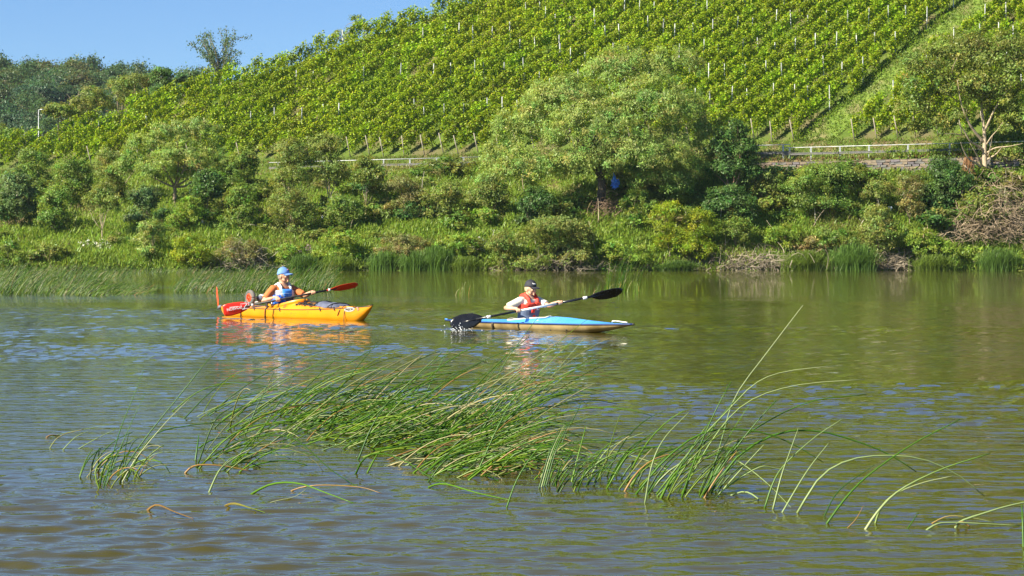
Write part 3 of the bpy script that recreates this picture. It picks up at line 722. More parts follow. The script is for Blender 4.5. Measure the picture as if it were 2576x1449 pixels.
# the tree with pale bare limbs at the right
def bare_tree():
    g = ground(2479, 470); Y = g[1]; k = Y/FU
    root = empty('bare_limbed_tree', g); tag(root, 'olive-leaved tree with pale bare trunk and spreading limbs at right', 'tree')
    def q(u, v, dy=0): return np.array([(u-2479)*k, dy, CH+(HV-v)*k-g[2]])
    m = MB()
    def limb(pts, r0, r1, dy=-1.9):
        P = spline([q(u, v, dy*i/(len(pts)-1)) for i, (u, v) in enumerate(pts)], 4*len(pts)); m.tube(P, np.linspace(r0, r1, len(P)), 8)
        return P
    limb([(2480, 485), (2479, 440), (2477, 395), (2477, 352), (2475, 318), (2470, 260), (2480, 200)], .29, .07, 0)
    for pts, r in (([(2475, 377), (2452, 365), (2434, 356), (2415, 330), (2397, 313)], .15), ([(2474, 357), (2452, 335), (2432, 309), (2415, 275), (2406, 250), (2397, 207)], .16),
                   ([(2474, 428), (2455, 413), (2432, 402), (2415, 380), (2405, 361)], .14), ([(2474, 424), (2462, 408), (2450, 393), (2428, 363)], .12),
                   ([(2482, 402), (2500, 390), (2508, 378), (2510, 370)], .11), ([(2481, 385), (2500, 373), (2530, 370), (2560, 364)], .08), ([(2480, 366), (2490, 345), (2500, 330), (2511, 310)], .08),
                   ([(2477, 330), (2500, 270), (2530, 220)], .13), ([(2420, 340), (2390, 338), (2366, 340)], .06), ([(2408, 255), (2380, 240), (2350, 230)], .07), ([(2397, 213), (2390, 180), (2396, 150)], .06), ([(2440, 320), (2425, 300), (2420, 280)], .05), ([(2473, 385), (2460, 372), (2455, 355)], .06), ([(2485, 395), (2486, 370), (2484, 345)], .08)):
        limb(pts, r*.95, .02)
    m.build('trunk', BARKP, root)
    lb = [(2400, 150, 75, 55), (2330, 200, 60, 50), (2480, 160, 80, 60), (2560, 200, 60, 80), (2310, 270, 55, 45), (2400, 235, 70, 40), (2500, 240, 70, 50), (2350, 320, 55, 30), (2560, 320, 55, 50), (2300, 160, 40, 40), (2440, 110, 60, 35), (2530, 120, 50, 40), (2540, 390, 40, 25)]
    lobes = [(*(q(u, v, -.9+1.8*br.random())), ru*k, ru*k*.7, rv*k) for u, v, ru, rv in lb+[(2530, 300, 50, 45), (2460, 220, 60, 40), (2400, 295, 45, 28), (2515, 260, 55, 40)]]
    V, F, c = crown(lobes, 'tree', 30000, br, .25, size=1.0); link('foliage', npmesh('foliage', V, F, LEAF, False, c), root)
bare_tree()

# ------------------------------------------------------------------ grasses, tussocks, flowers, dry stuff on the shore
gr = np.random.default_rng(99)
def scatter_cover(name, n, kinds, lab, cat, hmax, vlo, vhi, umin=-60, umax=2640, cond=None, sz=1.0, up=.2, upd=.75):
    U = gr.uniform(umin, umax, n); Vv = gr.uniform(vlo, vhi, n); 
    Y = np.interp(Vv, [400, 684], [203, 178])    # a first guess, then on to the ground itself
    X = (U-1288)/FU*Y
    ys, yg = Ys(X), Yg(X)-.7
    t = np.clip((684-Vv)/(684-HV+.95*FU*10/196), 0, 1)
    Y = ys+(yg-ys)*gr.random(n)**1.0 if cond is None else ys+cond(gr.random(n))
    X = (U-1288)/FU*Y; Z = H(X, Y)
    b = np.array([KIND[k][0] for k in kinds]); pk = (vnoise(X, Y, 4.0, 41)*.75+vnoise(X, Y, 1.3, 42)*.25+gr.normal(0, .06, n))
    ki = np.clip(((pk-.2)/.6*len(kinds)).astype(int), 0, len(kinds)-1)
    ls = np.array([KIND[k][2] for k in kinds])[ki]; 
    C = np.stack([X, Y, Z+hmax*gr.random(n)*(.4+.6*vnoise(X, Y, 1.6, 43))], 1)
    asp = 3.2
    V, F, c = leaves(C, ls*sz*gr.uniform(.7, 1.4, n), b[ki]*(1+.22*(vnoise(X, Y, 2.2, 44)-.5))[:, None], None, asp, up, .5, gr, np.array([.1, -.1, 1.0]), upd, .16, True)
    o = link(name, npmesh(name, V, F, LEAF, False, c)); tag(o, lab, cat, None, 'stuff'); return o
scatter_cover('bank_herbs', 210000, ['brown', 'olive', 'grass', 'bright', 'grass', 'grass', 'olive', 'bright'], 'tangled herbs and tall grass covering the river bank', 'herbs', 1.1, 430, 684)
scatter_cover('bank_grass', 130000, ['bright', 'grass', 'grass', 'bright', 'grass', 'bright'], 'bright green grass and nettles low on the shore', 'grass', 1.25, 600, 684, cond=lambda r: -.1+9.5*r**1.2)
scatter_cover('shore_fringe', 30000, ['grey', 'brown', 'grey', 'olive', 'tuss'], 'dry grey-brown stalks and roots along the waterline', 'dry stalks', .75, 640, 684, umin=520, cond=lambda r: -.05+1.0*r, sz=.85, upd=.55)
def verge():
    n = 34000; X = gr.uniform(-62, 52, n); Y = Yg(X)-.6+gr.random(n)*5.2; Z = H(X, Y)
    b = np.where((gr.random(n) < .8)[:, None], np.array([[.14, .21, .03]]), np.array([[.26, .2, .08]]))
    b = np.where(((Y < Yg(X)-.1) & (gr.random(n) < .7))[:, None], np.array([[.25, .15, .07]]), b)
    V, F, c = leaves(np.stack([X, Y, Z+.25*gr.random(n)], 1), .32*gr.uniform(.6, 1.4, n), b, None, 5, .1, .5, gr, np.array([.1, 0, 1.0]), .75)
    tag(link('verge_grass', npmesh('verge_grass', V, F, LEAF, False, c)), 'bright grass verge under the vines behind the guard rails', 'grass', None, 'stuff')
    # short grass between the vines and on the path
    n = 34000; p = gr.uniform(-95, 80, n); q = gr.uniform(-45, 60, n); near = gr.random(n) < .55; p = np.where(near, P0+gr.uniform(-.9, 2.3, n), p)
    X = p*RN[0]+q*RD[0]; Y = 204+p*RN[1]+q*RD[1]; ok = (Y > Yb(X)) & (Y < Yc(X)) & (Y < Yb(X)+46) & (np.abs(X) < 75); X, Y = X[ok], Y[ok]; n = len(X)
    V, F, c = leaves(np.stack([X, Y, H(X, Y)+.22*gr.random(n)], 1), .34*gr.uniform(.5, 1.6, n), np.array([.16, .24, .03])*(1+.5*(vnoise(X, Y, 2.5, 51)-.5))[:, None], None, 5, .1, .5, gr, np.array([0, 0, 1.0]), .6)
    tag(link('slope_grass', npmesh('slope_grass', V, F, LEAF, False, c)), 'short grass between the vine rows and on the path', 'grass', None, 'stuff')
verge()
def path_weeds():
    n = 7000; p = P0+gr.uniform(-1.35, -.15, n)*gr.uniform(.5, 1, n); q = gr.uniform(-45, 60, n); X = p*RN[0]+q*RD[0]; Y = 204+p*RN[1]+q*RD[1]; ok = (Y > Yb(X)) & (Y < Yb(X)+46); X, Y = X[ok], Y[ok]; n = len(X)
    V, F, c = leaves(np.stack([X, Y, H(X, Y)+.75*gr.random(n)**1.6*vnoise(X, Y, 1.4, 61)*1.5], 1), .34*gr.uniform(.5, 1.4, n), np.tile([.19, .29, .03], (n, 1)), None, 2.5, .3, .5, gr, np.array([0, 0, 1.0]), .5, .18, True)
    tag(link('path_weeds', npmesh('path_weeds', V, F, LEAF, False, c)), 'weeds along the left edge of the grass path through the vines', 'weeds', None, 'stuff')
path_weeds()
def tussock(name, lab, cat, u0, u1, v0, v1, kind='tuss', n=900, lean=.35, group=None, dark=1.0):
    uc = .5*(u0+u1); Y = 177.9 if v1 > 676 else ground(uc, v1)[1]; X = (uc-1288)/FU*Y; k = Y/FU; w = (u1-u0)*k; h = (v1-v0)*k; z = max(float(H(X, Y)), -.05)
    root_z = z
    n = int(n*1.7); rg = gr; base = np.array(KIND[kind][0])*dark; Vs, Fs, Cs, nn = [], [], [], 0
    a = rg.uniform(0, 6.28, n); rr = np.sqrt(rg.random(n))*w*.17; bo = [(rg.uniform(-.36, .36)*w, rg.uniform(-.5, .3), rg.uniform(.5, 1.15)) for _ in range(4)]; L = h*rg.uniform(.45, 1.15, n)
    for i in range(n):
        b = np.array([rg.normal(0, .17)*w, rg.normal(0, .2), -.05]); d = np.array([math.cos(a[i]), math.sin(a[i])*.6, 0])*(rr[i]/(w*.17+1e-6))+np.array([lean*.4, 0, 0]); s = L[i]*bo[i % 4][2]
        e_ = rg.random(); dx_ = math.cos(a[i])*e_*w*.50+lean*.10*w; dy_ = math.sin(a[i])*e_*w*.3; hz_ = h*(1.05-.45*e_)*rg.uniform(.7, 1.1)
        q0 = b; q1 = b+np.array([dx_*.18, dy_*.18, hz_*.62]); q2 = b+np.array([dx_*.5, dy_*.5, hz_*.97]); q3 = b+np.array([dx_*1.05, dy_*1.05, hz_*(.92-.42*e_)])
        side = np.array([-math.sin(a[i]+.8), math.cos(a[i]+.8), 0])*.016
        V = np.array([q0-side, q0+side, q1-side, q1+side, q2-side*.8, q2+side*.8, q3]); Vs.append(V)
        Fs.append((np.array([[0, 1, 3, 2], [2, 3, 5, 4]])+nn, np.array([[4, 5, 6]])+nn)); nn += 7
        Cs.append(np.tile(base*(1+rg.normal(0, .18)), (7, 1)))
    o = link(name, npmesh(name, np.concatenate(Vs), [np.concatenate([f[0] for f in Fs]), np.concatenate([f[1] for f in Fs])], LEAF, False, np.clip(np.concatenate(Cs), .005, 1)), None, (X, Y, z)); tag(o, lab, cat, group); return o
tussock('sedge_tussock', 'drooping green sedge tussock at the waterline, right of the man', 'sedge', 925, 1000, 632, 683)
tussock('sedge_tussock', 'left one of two joined sedge tussocks between the kayaks', 'sedge', 1000, 1075, 630, 683)
tussock('sedge_tussock', 'right one of two joined sedge tussocks between the kayaks', 'sedge', 1055, 1140, 618, 683)
tussock('sedge_tussock', 'big rounded sedge tussock standing alone on the right shore', 'sedge', 2090, 2205, 615, 683, n=1500)
tussock('sedge_tussock', 'low dark sedge patch right of the tall rushes', 'sedge', 1655, 1760, 655, 684, n=900, dark=.7)
tussock('sedge_tussock', 'grey-green sedge behind the man, at the waterline', 'sedge', 725, 800, 640, 684, dark=.85)
tussock('sedge_tussock', 'pale sedge fringe right of the grey-green sedge', 'sedge', 800, 900, 645, 684, 'grass', dark=.85)
tussock('sedge_tussock', 'pale green sedge on the shore near the right edge', 'sedge', 2300, 2400, 640, 684, 'grass', dark=.75)
tussock('sedge_tussock', 'green sedge at the right edge of the shore', 'sedge', 2460, 2560, 625, 684, 'tuss', dark=.9)
tussock('sedge_tussock', 'thin upright sedge below the purple flowers', 'sedge', 1130, 1215, 645, 684, 'grass', dark=.8)
tussock('sedge_tussock', 'leaning grassy sedge left of the big rounded tussock', 'sedge', 1960, 2090, 630, 684, 'grass', 1100, dark=.8)
FLW = leafmat('petals', .3, .02, .6)
def flowers(name, lab, u0, u1, v0, v1, col, n, size, kind='stuff', cat='flowers', h=.5):
    U = gr.uniform(u0, u1, n); Vv = gr.uniform(v0, v1, n); C = []
    for u, v in zip(U, Vv):
        g = ground(u, v+.0); C.append((g[0], g[1]-.35, g[2]+gr.uniform(.35, .9)))
    C = np.array(C); m = 5; CC = np.repeat(C, m, 0)+gr.normal(0, size*.7, (n*m, 3))
    V, F, c = leaves(CC, size*gr.uniform(.6, 1.3, n*m), np.tile(col, (n*m, 1)), None, 1.1, .5, .3, gr)
    mb = MB(); mb.add(V, F); mb.C[-1] = c
    st = MB()
    for p in C[::2]: st.tube([[p[0], p[1]+.1, p[2]-1.0], p], .012, 3, (.1, .17, .04), False)
    V2 = np.concatenate(st.V); mb.add(V2, [f for f in st.F4], (.1, .17, .04))
    o = link(name, mb.mesh(name, FLW, False)); tag(o, lab, cat, None, kind); return o
flowers('white_flowers', 'white flowering patch on the shore between the two kayaks', 1125, 1228, 622, 645, (.75, .74, .66), 90, .13)
flowers('white_flowers', 'white flowering patch above the far reeds at left', 200, 285, 628, 640, (.75, .74, .66), 60, .13)
flowers('purple_flowers', 'purple loosestrife spike right of the white flowers', 1155, 1177, 632, 650, (.40, .20, .42), 40, .10)
flowers('purple_flowers', 'dull mauve flower spikes behind the man', 740, 785, 640, 655, (.34, .24, .28), 50, .10)
flowers('yellow_flowers', 'small yellow flowers on the right shore', 1930, 2090, 610, 640, (.55, .42, .03), 40, .10)

# dry brush, drift wood and litter left by high water
def brush(name, lab, u0, u1, v0, v1, n, col=(.30, .23, .15), yoff=-.6):
    uc = .5*(u0+u1); g = ground(uc, v1-4); k = g[1]/FU; w = (u1-u0)*k; h = (v1-v0)*k
    root = empty(name, g); tag(root, lab, 'brush')
    m = MB()
    for i in range(n):
        x = gr.normal(0, .28)*w; z = abs(gr.normal(0, .38))*h*max(.15, 1-(x/(w*.62))**2); d = gr.normal(size=3)*[1, .6, .6]; d = unit(d); L = gr.uniform(.6, 1.9)
        a = np.array([x, gr.normal(0, .22)*w*.5, z+h*.06]); b = a+d*L; c = .5*(a+b)+gr.normal(size=3)*.15*L
        m.tube(quad3(a, c, b, 5), np.linspace(.030, .010, 5)*gr.uniform(.5, 1.3), 3, np.array(col)*gr.uniform(.6, 1.35), False)
    m.build('twigs', TWIG, root, False)['kind'] = 'stuff'
    return root
brush('brush_pile', 'tangled heap of dry brown brushwood below the bare-limbed tree', 2400, 2640, 440, 620, 1500)
brush('brush_pile', 'brown heap of flood debris under the blue bag', 1490, 1570, 480, 560, 260, (.22, .15, .10))
brush('brush_pile', 'grey root mat at the waterline left of the rounded tussock', 1810, 2070, 635, 685, 700, (.30, .25, .18))
brush('brush_pile', 'dead grey stems hanging over the water left of the man', 560, 680, 610, 684, 330, (.32, .28, .20))
brush('brush_pile', 'brown roots at the waterline right of the rounded tussock', 2185, 2290, 645, 684, 330, (.30, .25, .18))
brush('brush_pile', 'dark roots at the waterline below the big olive bush', 1290, 1510, 650, 684, 420, (.20, .17, .12))
def stick(lab, pts, r=.05, mat=BARKP, nm='dead_branch', dy=-1.0):
    g = ground(*pts[0]); k = g[1]/FU; P = [np.array([(u-1288)*k, g[1]+dy, CH+(HV-v)*k]) for u, v in pts]
    o0 = P[0]; P = spline([p-o0 for p in P], 5*len(P)); o = MB().tube(P, np.linspace(r, r*.35, len(P)), 6).build(nm, mat); o.location = o0; tag(o, lab, 'dead branch')
stick('pale curved dead branch below the white rag, right bank', [(2448, 552), (2425, 545), (2405, 530), (2398, 505)], .07)
stick('short white broken branch lying in the brushwood heap', [(2440, 572), (2420, 568)], .06)
stick('pale drift log lying at the foot of the brushwood heap', [(2445, 575), (2425, 588), (2410, 594)], .14)
stick('long pale branch arching down through the brushwood at the right edge', [(2520, 560), (2545, 575), (2565, 598), (2590, 615)], .06)
stick('thin pale branch leaning out of the bushes right of the yellow bushes', [(1975, 625), (1950, 590), (1925, 555)], .045)
stick('bare pale stem standing upright under the big willow', [(1504, 560), (1505, 535), (1503, 500)], .06)
stick('pale stick leaning at the left of the dark shade under the big willow', [(1320, 560), (1345, 525), (1355, 480)], .05)
stick('crooked yellowish limb crossing the dark gap of the big willow crown', [(1500, 405), (1530, 412), (1550, 405), (1570, 385)], .07, dy=-4.5)
stick('grey fallen branch in the shade left of the bare-limbed tree', [(2330, 590), (2360, 592), (2385, 575)], .07)
sk = np.random.default_rng(17)
for i in range(42):
    u = sk.uniform(20, 2560); v = sk.uniform(470, 650); g = ground(u, v); L = sk.uniform(1.2, 3.2); a_ = sk.normal(0, .5)
    if g[1] > Yg(g[0])-1.5: continue
    P = spline([[0, 0, -.2], [math.sin(a_)*L*.4+sk.normal(0, .1), 0, L*.5], [math.sin(a_)*L*.8, sk.normal(0, .2), L*.95]], 7)
    m = MB(); m.tube(P, np.linspace(.035, .012, 7)*sk.uniform(.7, 1.4), 5)
    for _ in range(3):
        j_ = sk.integers(2, 6); m.tube([P[j_], P[j_]+np.array([sk.normal(0, .35), sk.normal(0, .2), sk.uniform(.1, .5)])], [.014, .006], 4)
    o = m.build('dead_branch', (BARKP, TWIGP)[i % 2]); o.location = (g[0], g[1]-.7, g[2]); tag(o, 'thin pale dead stem sticking up out of the bank bushes', 'dead branch', 'pale dead stems on the bank')
def litter(name, lab, cat, u, v, w, h, mat, dy=-.9, seed=1):
    g = ground(u, v+6); k = g[1]/FU; rg = np.random.default_rng(seed); V, F = sphere(12, 9); V = V*(1+.38*rg.normal(size=(len(V), 1)))*[w*k*.5, .22, h*k*.5]
    o = link(name, npmesh(name, V, F, mat, False), None, ((u-1288)*k, g[1]+dy, CH+(HV-v)*k)); tag(o, lab, cat)
BLUEP = solid('blue_plastic', (.02, .12, .60), (.05, .22, .80), .35, 5); WHITEP = solid('white_plastic', (.72, .74, .76), (.85, .86, .88), .5, 4)
litter('plastic_bag', 'crumpled bright blue plastic bag caught under the big willow', 'plastic bag', 1539, 466, 18, 24, BLUEP, -5.6, 3)
litter('plastic_rag', 'long pale blue-white rag hanging left of the bare-limbed tree', 'rag', 2408, 480, 11, 38, solid('pale_rag', (.55, .68, .82), (.75, .85, .93), .6, 3), -1.4, 4)
litter('cloth_scrap', 'white cloth tied to a vine stake beside the grass path', 'cloth', 2085, 243, 11, 11, WHITEP, -1.2, 5)
litter('plastic_scrap', 'white scrap above the rounded olive-yellow bush at left', 'litter', 343, 606, 7, 9, WHITEP, -1.0, 6)
litter('plastic_scrap', 'white scrap in the bush above the orange kayak stern', 'litter', 514, 562, 7, 12, WHITEP, -1.2, 7)
litter('plastic_scrap', 'white scrap by the white dead stems behind the man', 'litter', 815, 548, 8, 8, WHITEP, -1.2, 8)
litter('plastic_scrap', 'white scrap in the bushes left of the bright right-hand bush', 'litter', 2233, 525, 10, 7, WHITEP, -1.2, 9)
def dry_clump():
    g = ground(2479, 470); k = g[1]/FU; o0 = np.array([(2432-1288)*k, g[1]-.5, CH+(HV-398)*k]); m = MB()
    for i in range(70):
        x = gr.normal(0, .22); m.tube(quad3([x*.6, gr.normal(0, .1), .1], [x, gr.normal(0, .15), -.7], [x*1.2+gr.normal(0, .08), gr.normal(0, .15), -1.9*gr.uniform(.6, 1.1)], 5), .022, 3, np.array([.30, .16, .07])*gr.uniform(.6, 1.3), False)
    o = m.build('dry_grass_clump', TWIG, None, False); o.location = o0; tag(o, 'brown clump of dry grass hanging from a limb of the bare-limbed tree', 'dry grass')
dry_clump()

# ------------------------------------------------------------------ boats
def frame(cx, cy, yaw):
    return np.array([cx, cy, 0.0]), rotz(yaw)
def to_local(o, Rm, P): return (np.asarray(P, float)-o) @ Rm
def px4(x, y, Y): return Pu(x/1.59006, y/1.59006, Y)
YEL = solid('yellow_orange_hull', (.64, .235, .004), (.70, .285, .006), .34, 3.0, spec=.5, bump=.05)
YELS = solid('scuffed_yellow_hull', (.50, .165, .006), (.68, .225, .006), .42, 7.0, lo=.3, hi=.46)
BLK = solid('black_rubber', (.014, .014, .015), (.03, .03, .03), .55, 10)
BLKG = solid('black_gloss', (.010, .010, .012), (.018, .018, .02), .22, 8)
REDB = solid('red_blade', (.72, .020, .010), (.80, .035, .014), .38, 4); REDO = solid('orange_red_rudder', (.80, .07, .012), (.86, .10, .02), .4, 4)
WHT = solid('white_plastic_ring', (.78, .78, .76), (.84, .84, .82), .4, 6); ALU = solid('silver_shaft', (.66, .66, .66), (.78, .78, .78), .35, 5, metal=.35)
BLUEH = solid('sky_blue_deck', (.055, .30, .78), (.08, .36, .84), .33, 3.0)
NAVY = solid('navy_seam_tape', (.012, .03, .12), (.02, .045, .17), .45, 8)
TAN = solid('weathered_tan_hull', (.19, .13, .05), (.36, .27, .13), .45, 3.5, lo=.32, hi=.62, bump=.08); CREAM = solid('cream_rim', (.72, .66, .52), (.80, .75, .62), .45, 6)
SLAT = solid('grey_blue_fabric', (.075, .085, .13), (.12, .135, .20), .75, 9, bump=.3)
def hull_parts(L, secs, deck_fn, hull_fn, cockpit, root, hull_mat, deck_mat, seam_mat, seam_r, nm=('hull', 'deck', 'seam')):
    """stations along x; hull_fn(s)->half section from keel to gunwale, deck_fn(s)->half section from gunwale to ridge"""
    xs = np.sin(np.linspace(-np.pi/2, np.pi/2, secs))*L/2
    xs = .35*xs+.65*np.linspace(-L/2, L/2, secs)
    def skin(fn):
        rows = []
        for x in xs:
            q = fn(x)                               # (n,3) points with y >= 0, from centre line outward or gunwale inward
            rows.append(q)
        return np.array(rows)
    out = []
    for fn, mat, name in ((hull_fn, hull_mat, nm[0]), (deck_fn, deck_mat, nm[1])):
        A = skin(fn); n = A.shape[1]
        m = MB()
        for sgn in (1, -1):
            V = A.copy(); V[:, :, 1] *= sgn; V = V.reshape(-1, 3)
            i, j = np.meshgrid(np.arange(secs-1), np.arange(n-1), indexing='ij'); i = i.ravel(); j = j.ravel()
            F = np.stack([i*n+j, (i+1)*n+j, (i+1)*n+j+1, i*n+j+1], 1)
            if name == nm[0]: pass
            if sgn < 0: F = F[:, ::-1]
            if name == nm[1] and cockpit:
                c = V[F].mean(axis=1); F = F[((c[:, 0]-cockpit[0])/cockpit[1])**2+(c[:, 1]/cockpit[2])**2 > 1]
            if name == nm[0]: F = F[:, ::-1]
            m.add(V, F)
        out.append(m.build(name, mat, root))
    G = skin(hull_fn)[:, -1]
    m = MB()
    P = np.vstack([G*[1, 1, 1], (G*[1, -1, 1])[::-1]]); P = P+np.array([0, 0, .002])
    m.tube(np.vstack([P, P[:1]]), seam_r, 6); m.build(nm[2], seam_mat, root)
    return out
def text_mesh(name, txt, mat, parent, origin, xdir, ydir, size, ext=.002, shear=0.0):
    c = bpy.data.curves.new(name, 'FONT'); c.body = txt; c.size = size; c.extrude = ext; c.align_x = 'CENTER'; c.align_y = 'CENTER'; c.shear = shear; c.offset = size*.02
    t = bpy.data.objects.new(name+'_text', c); COL.objects.link(t); bpy.context.view_layer.update()
    me = bpy.data.meshes.new_from_object(t.evaluated_get(bpy.context.evaluated_depsgraph_get())); bpy.data.objects.remove(t)
    me.materials.clear(); me.materials.append(mat)
    o = link(name, me, parent); x = unit(xdir); z = unit(np.cross(x, ydir)); y = np.cross(z, x)
    o.matrix_local = Matrix(((x[0], y[0], z[0], origin[0]), (x[1], y[1], z[1], origin[1]), (x[2], y[2], z[2], origin[2]), (0, 0, 0, 1)))
    return o
DARKT = solid('dark_print', (.03, .025, .03), (.05, .04, .045), .5, 9); WPRINT = solid('white_print', (.80, .80, .80), (.86, .86, .86), .45, 9)
GREYP = solid('grey_sticker', (.50, .46, .42), (.60, .56, .5), .5, 9); REDP = solid('reddish_sticker', (.45, .20, .14), (.55, .26, .18), .5, 9)

# --- orange-yellow touring kayak
K1, K1R = frame(-3.606, 33.80, -R(48.8)); k1 = empty('kayak', K1, -R(48.8)); tag(k1, 'yellow-orange touring kayak with red rudder and dark deck lines', 'kayak')
L1 = 4.3
def k1_beam(x): s = abs(x/(L1/2)); return .30*max(.0, 1-s**2.35)**.85+.006
def k1_gun(x): s = x/(L1/2); return .150+(.085*max(0, s)**2.2 if s > 0 else .02*(-s)**2)
def k1_ridge(x):
    return float(np.interp(x, [-2.15, -1.7, -1.1, -.55, -.2, .15, .33, .60, .95, 1.35, 1.75, 2.05, 2.15], [.165, .185, .200, .195, .215, .262, .275, .262, .232, .212, .212, .240, .262]))
def k1_keel(x):
    return float(np.interp(x, [-2.15, -2.10, -1.95, -1.6, 0, 1.6, 1.82, 2.0, 2.12, 2.15], [.13, .06, -.03, -.07, -.09, -.08, -.03, .10, .21, .245]))
def k1_hull(x):
    b, g, k = k1_beam(x), k1_gun(x), k1_keel(x); g = max(g, k+.012)
    return np.array([[x, 0, k], [x, b*.42, k+.012*(1-abs(x/2.2))], [x, b*.74, k+(g-k)*.20], [x, b*.93, k+(g-k)*.42], [x, b*.975, k+(g-k)*.55], [x, b*.99, k+(g-k)*.8], [x, b, g]])
def k1_full(x): return 1.7+1.7*math.exp(-((x-.1)/.55)**2)
def k1_deck(x):
    b, g, r = k1_beam(x), max(k1_gun(x), k1_keel(x)+.012), k1_ridge(x); r = max(r, g+.008)
    return np.array([[x, b*(1-t), g+(r-g)*(1-(1-t)**p)] for t in (0, .06, .12, .2, .3, .42, .55, .7, .85, 1) for p in (k1_full(x),)])
hull_parts(L1, 64, k1_deck, k1_hull, (-.12, .46, .235), k1, YEL, YEL, BLK, .0065)
def deck_z(x, y): b = k1_beam(x); g = k1_gun(x); t = 1-min(1, abs(y)/b); return g+(k1_ridge(x)-g)*(1-(1-t)**k1_full(x))
a = np.linspace(0, 2*np.pi, 41); P = np.stack([-.12+.47*np.cos(a), .245*np.sin(a), 0*a], 1); P[:, 2] = [deck_z(x, y)+.022 for x, y, _ in P]
MB().tube(P, np.tile([[.014, .030]], (41, 1)), 8).build('cockpit_rim', YEL, k1)
P2 = P*[1, 1, 1]; P2[:, 2] += .024; MB().tube(P2*[.985, .985, 1], .010, 6).build('rim_edge', BLK, k1)
m = MB(); m.box((-.30, 0, .045), (.42, .40, .05)); m.box((-.52, 0, .16), (.05, .36, .22)); m.build('seat', BLK, k1, False)
# fittings along the deck line: loops, clips, straps, bungees
for x in (-1.42, -1.16, -.72, 0.05, 1.10, 1.42):
    for sg in (-1, 1):
        b = k1_beam(x)*sg; z = k1_gun(x); m = MB()
        m.tube([[x-.02, b*.985, z+.028], [x, b*1.01, z-.004], [x+.02, b*1.0, z-.03]], [.012, .015, .007], 6); m.build('line_clip', BLK, k1)
for x, zz in ((-1.16, -.05), (-.36, -.06)):
    m = MB(); q = [];
    for yy, z in ((k1_beam(x)*.80, k1_gun(x)+.045), (k1_beam(x)*1.006, k1_gun(x)), (k1_beam(x)*1.002, k1_gun(x)*.4), (k1_beam(x)*.955, zz)): q.append([x-.04*(k1_gun(x)-z)/.2, -yy, z])
    m.tube(spline(q, 14), .011, 6); m.build('hull_strap', BLK, k1)
m = MB()
m.tube(spline([[1.60, -k1_beam(1.6)*.7, k1_gun(1.6)+.045], [1.64, -k1_beam(1.62)*1.03, k1_gun(1.6)-.07], [1.64, -k1_beam(1.62)*1.0-.012, -.03]], 12), .006, 5); m.tube(spline([[1.58, -k1_beam(1.6)*.7, k1_gun(1.6)+.045], [1.54, -k1_beam(1.55)*1.04, k1_gun(1.6)-.03], [1.49, -k1_beam(1.5)*1.03, k1_gun(1.5)-.11]], 12), .006, 5)
m.build('loose_cord', BLK, k1)
def on_deck(x, y, up=.006): return np.array([x, y, deck_z(x, y)+up])
m = MB()                     # elastic web on the foredeck
for k in range(6):
    xa = .42+.085*k; q = [on_deck(xa+.06*math.sin(t*9+k), y, .010+.006*(t*10 % 2)) for t, y in zip(np.linspace(0, 1, 14), np.linspace(-.235+.01*k, .225-.01*k, 14))]; m.tube(q, .0075, 5)
for k in range(9):
    c = on_deck(.42+.05*k+.01*(k % 2), -.17-.025*math.sin(k*2.1), .008); aa = np.linspace(0, 2*np.pi, 11)
    q = [on_deck(c[0]+.032*math.cos(t), c[1]+.030*math.sin(t), .012) for t in aa]; m.tube(q, .007, 4)
m.build('bungee_web', BLK, k1)
for x0, x1, y0, y1, nm in ((.42, 1.08, -.215, -.175, 'deck_groove'),):
    m = MB(); m.tube([on_deck(x, y0+(y1-y0)*t, .001) for t, x in zip(np.linspace(0, 1, 12), np.linspace(x0, x1, 12))], .010, 6); m.build(nm, YELS, k1)
    MB().box(on_deck(.40, -.217, .008), (.03, .022, .035)).build('groove_stop', BLK, k1, False)
for x in (-1.30, 1.50):   # hatch lids
    m = MB(); aa = np.linspace(0, 2*np.pi, 25)
    m.tube([on_deck(x+.16*math.cos(t), .115*math.sin(t)*(k1_beam(x)/.3+.15), .006) for t in aa], .012, 6); m.build('hatch_rim', BLK if x < 0 else YEL, k1)
aa = np.linspace(0, 2*np.pi, 15); MB().tube([[-2.15+.02, 0, .16], [-2.20, 0, .15], [-2.24, 0, .12]], [.03, .035, .022], 8).build('rudder_mount', solid('grey_fitting', (.10, .11, .13), (.16, .17, .2), .5, 6), k1)
def blade_solid(pts, thick, mat, name, parent, M=None, o=(0, 0, 0), bow=0.0):
    """a flat outline given thickness; M: columns are the in-plane axes and the normal"""
    pts = np.asarray(pts, float); n = len(pts); c = pts.mean(axis=0)
    rings = []
    for f in (1.0, .82, .5):
        q = c+(pts-c)*f; rings.append(q)
    def z(f, q): return thick*(1-f**2.5)+thick*.15
    top = [np.column_stack([q, z(f, q)+bow*np.abs(q[:, 1]-c[1])**1.5]) for f, q in zip((1, .82, .5), rings)]
    bot = [np.column_stack([q, -z(f, q)*.6+bow*np.abs(q[:, 1]-c[1])**1.5]) for f, q in zip((1, .82, .5), rings)]
    V = np.vstack(top+bot+[[[c[0], c[1], thick*1.1], [c[0], c[1], -thick*.7]]])
    F4, F3 = [], []
    for i in range(n):
        j = (i+1) % n
        for r in (0, 1):
            F4.append([r*n+i, r*n+j, (r+1)*n+j, (r+1)*n+i]); F4.append([(3+r)*n+j, (3+r)*n+i, (4+r)*n+i, (4+r)*n+j])
        F4.append([j, i, 3*n+i, 3*n+j]); F3.append([2*n+i, 2*n+j, 6*n]); F3.append([5*n+j, 5*n+i, 6*n+1])
    if M is not None: V = V @ np.asarray(M).T
    return MB().add(V+np.asarray(o), [np.array(F4), np.array(F3)]).build(name, mat, parent)
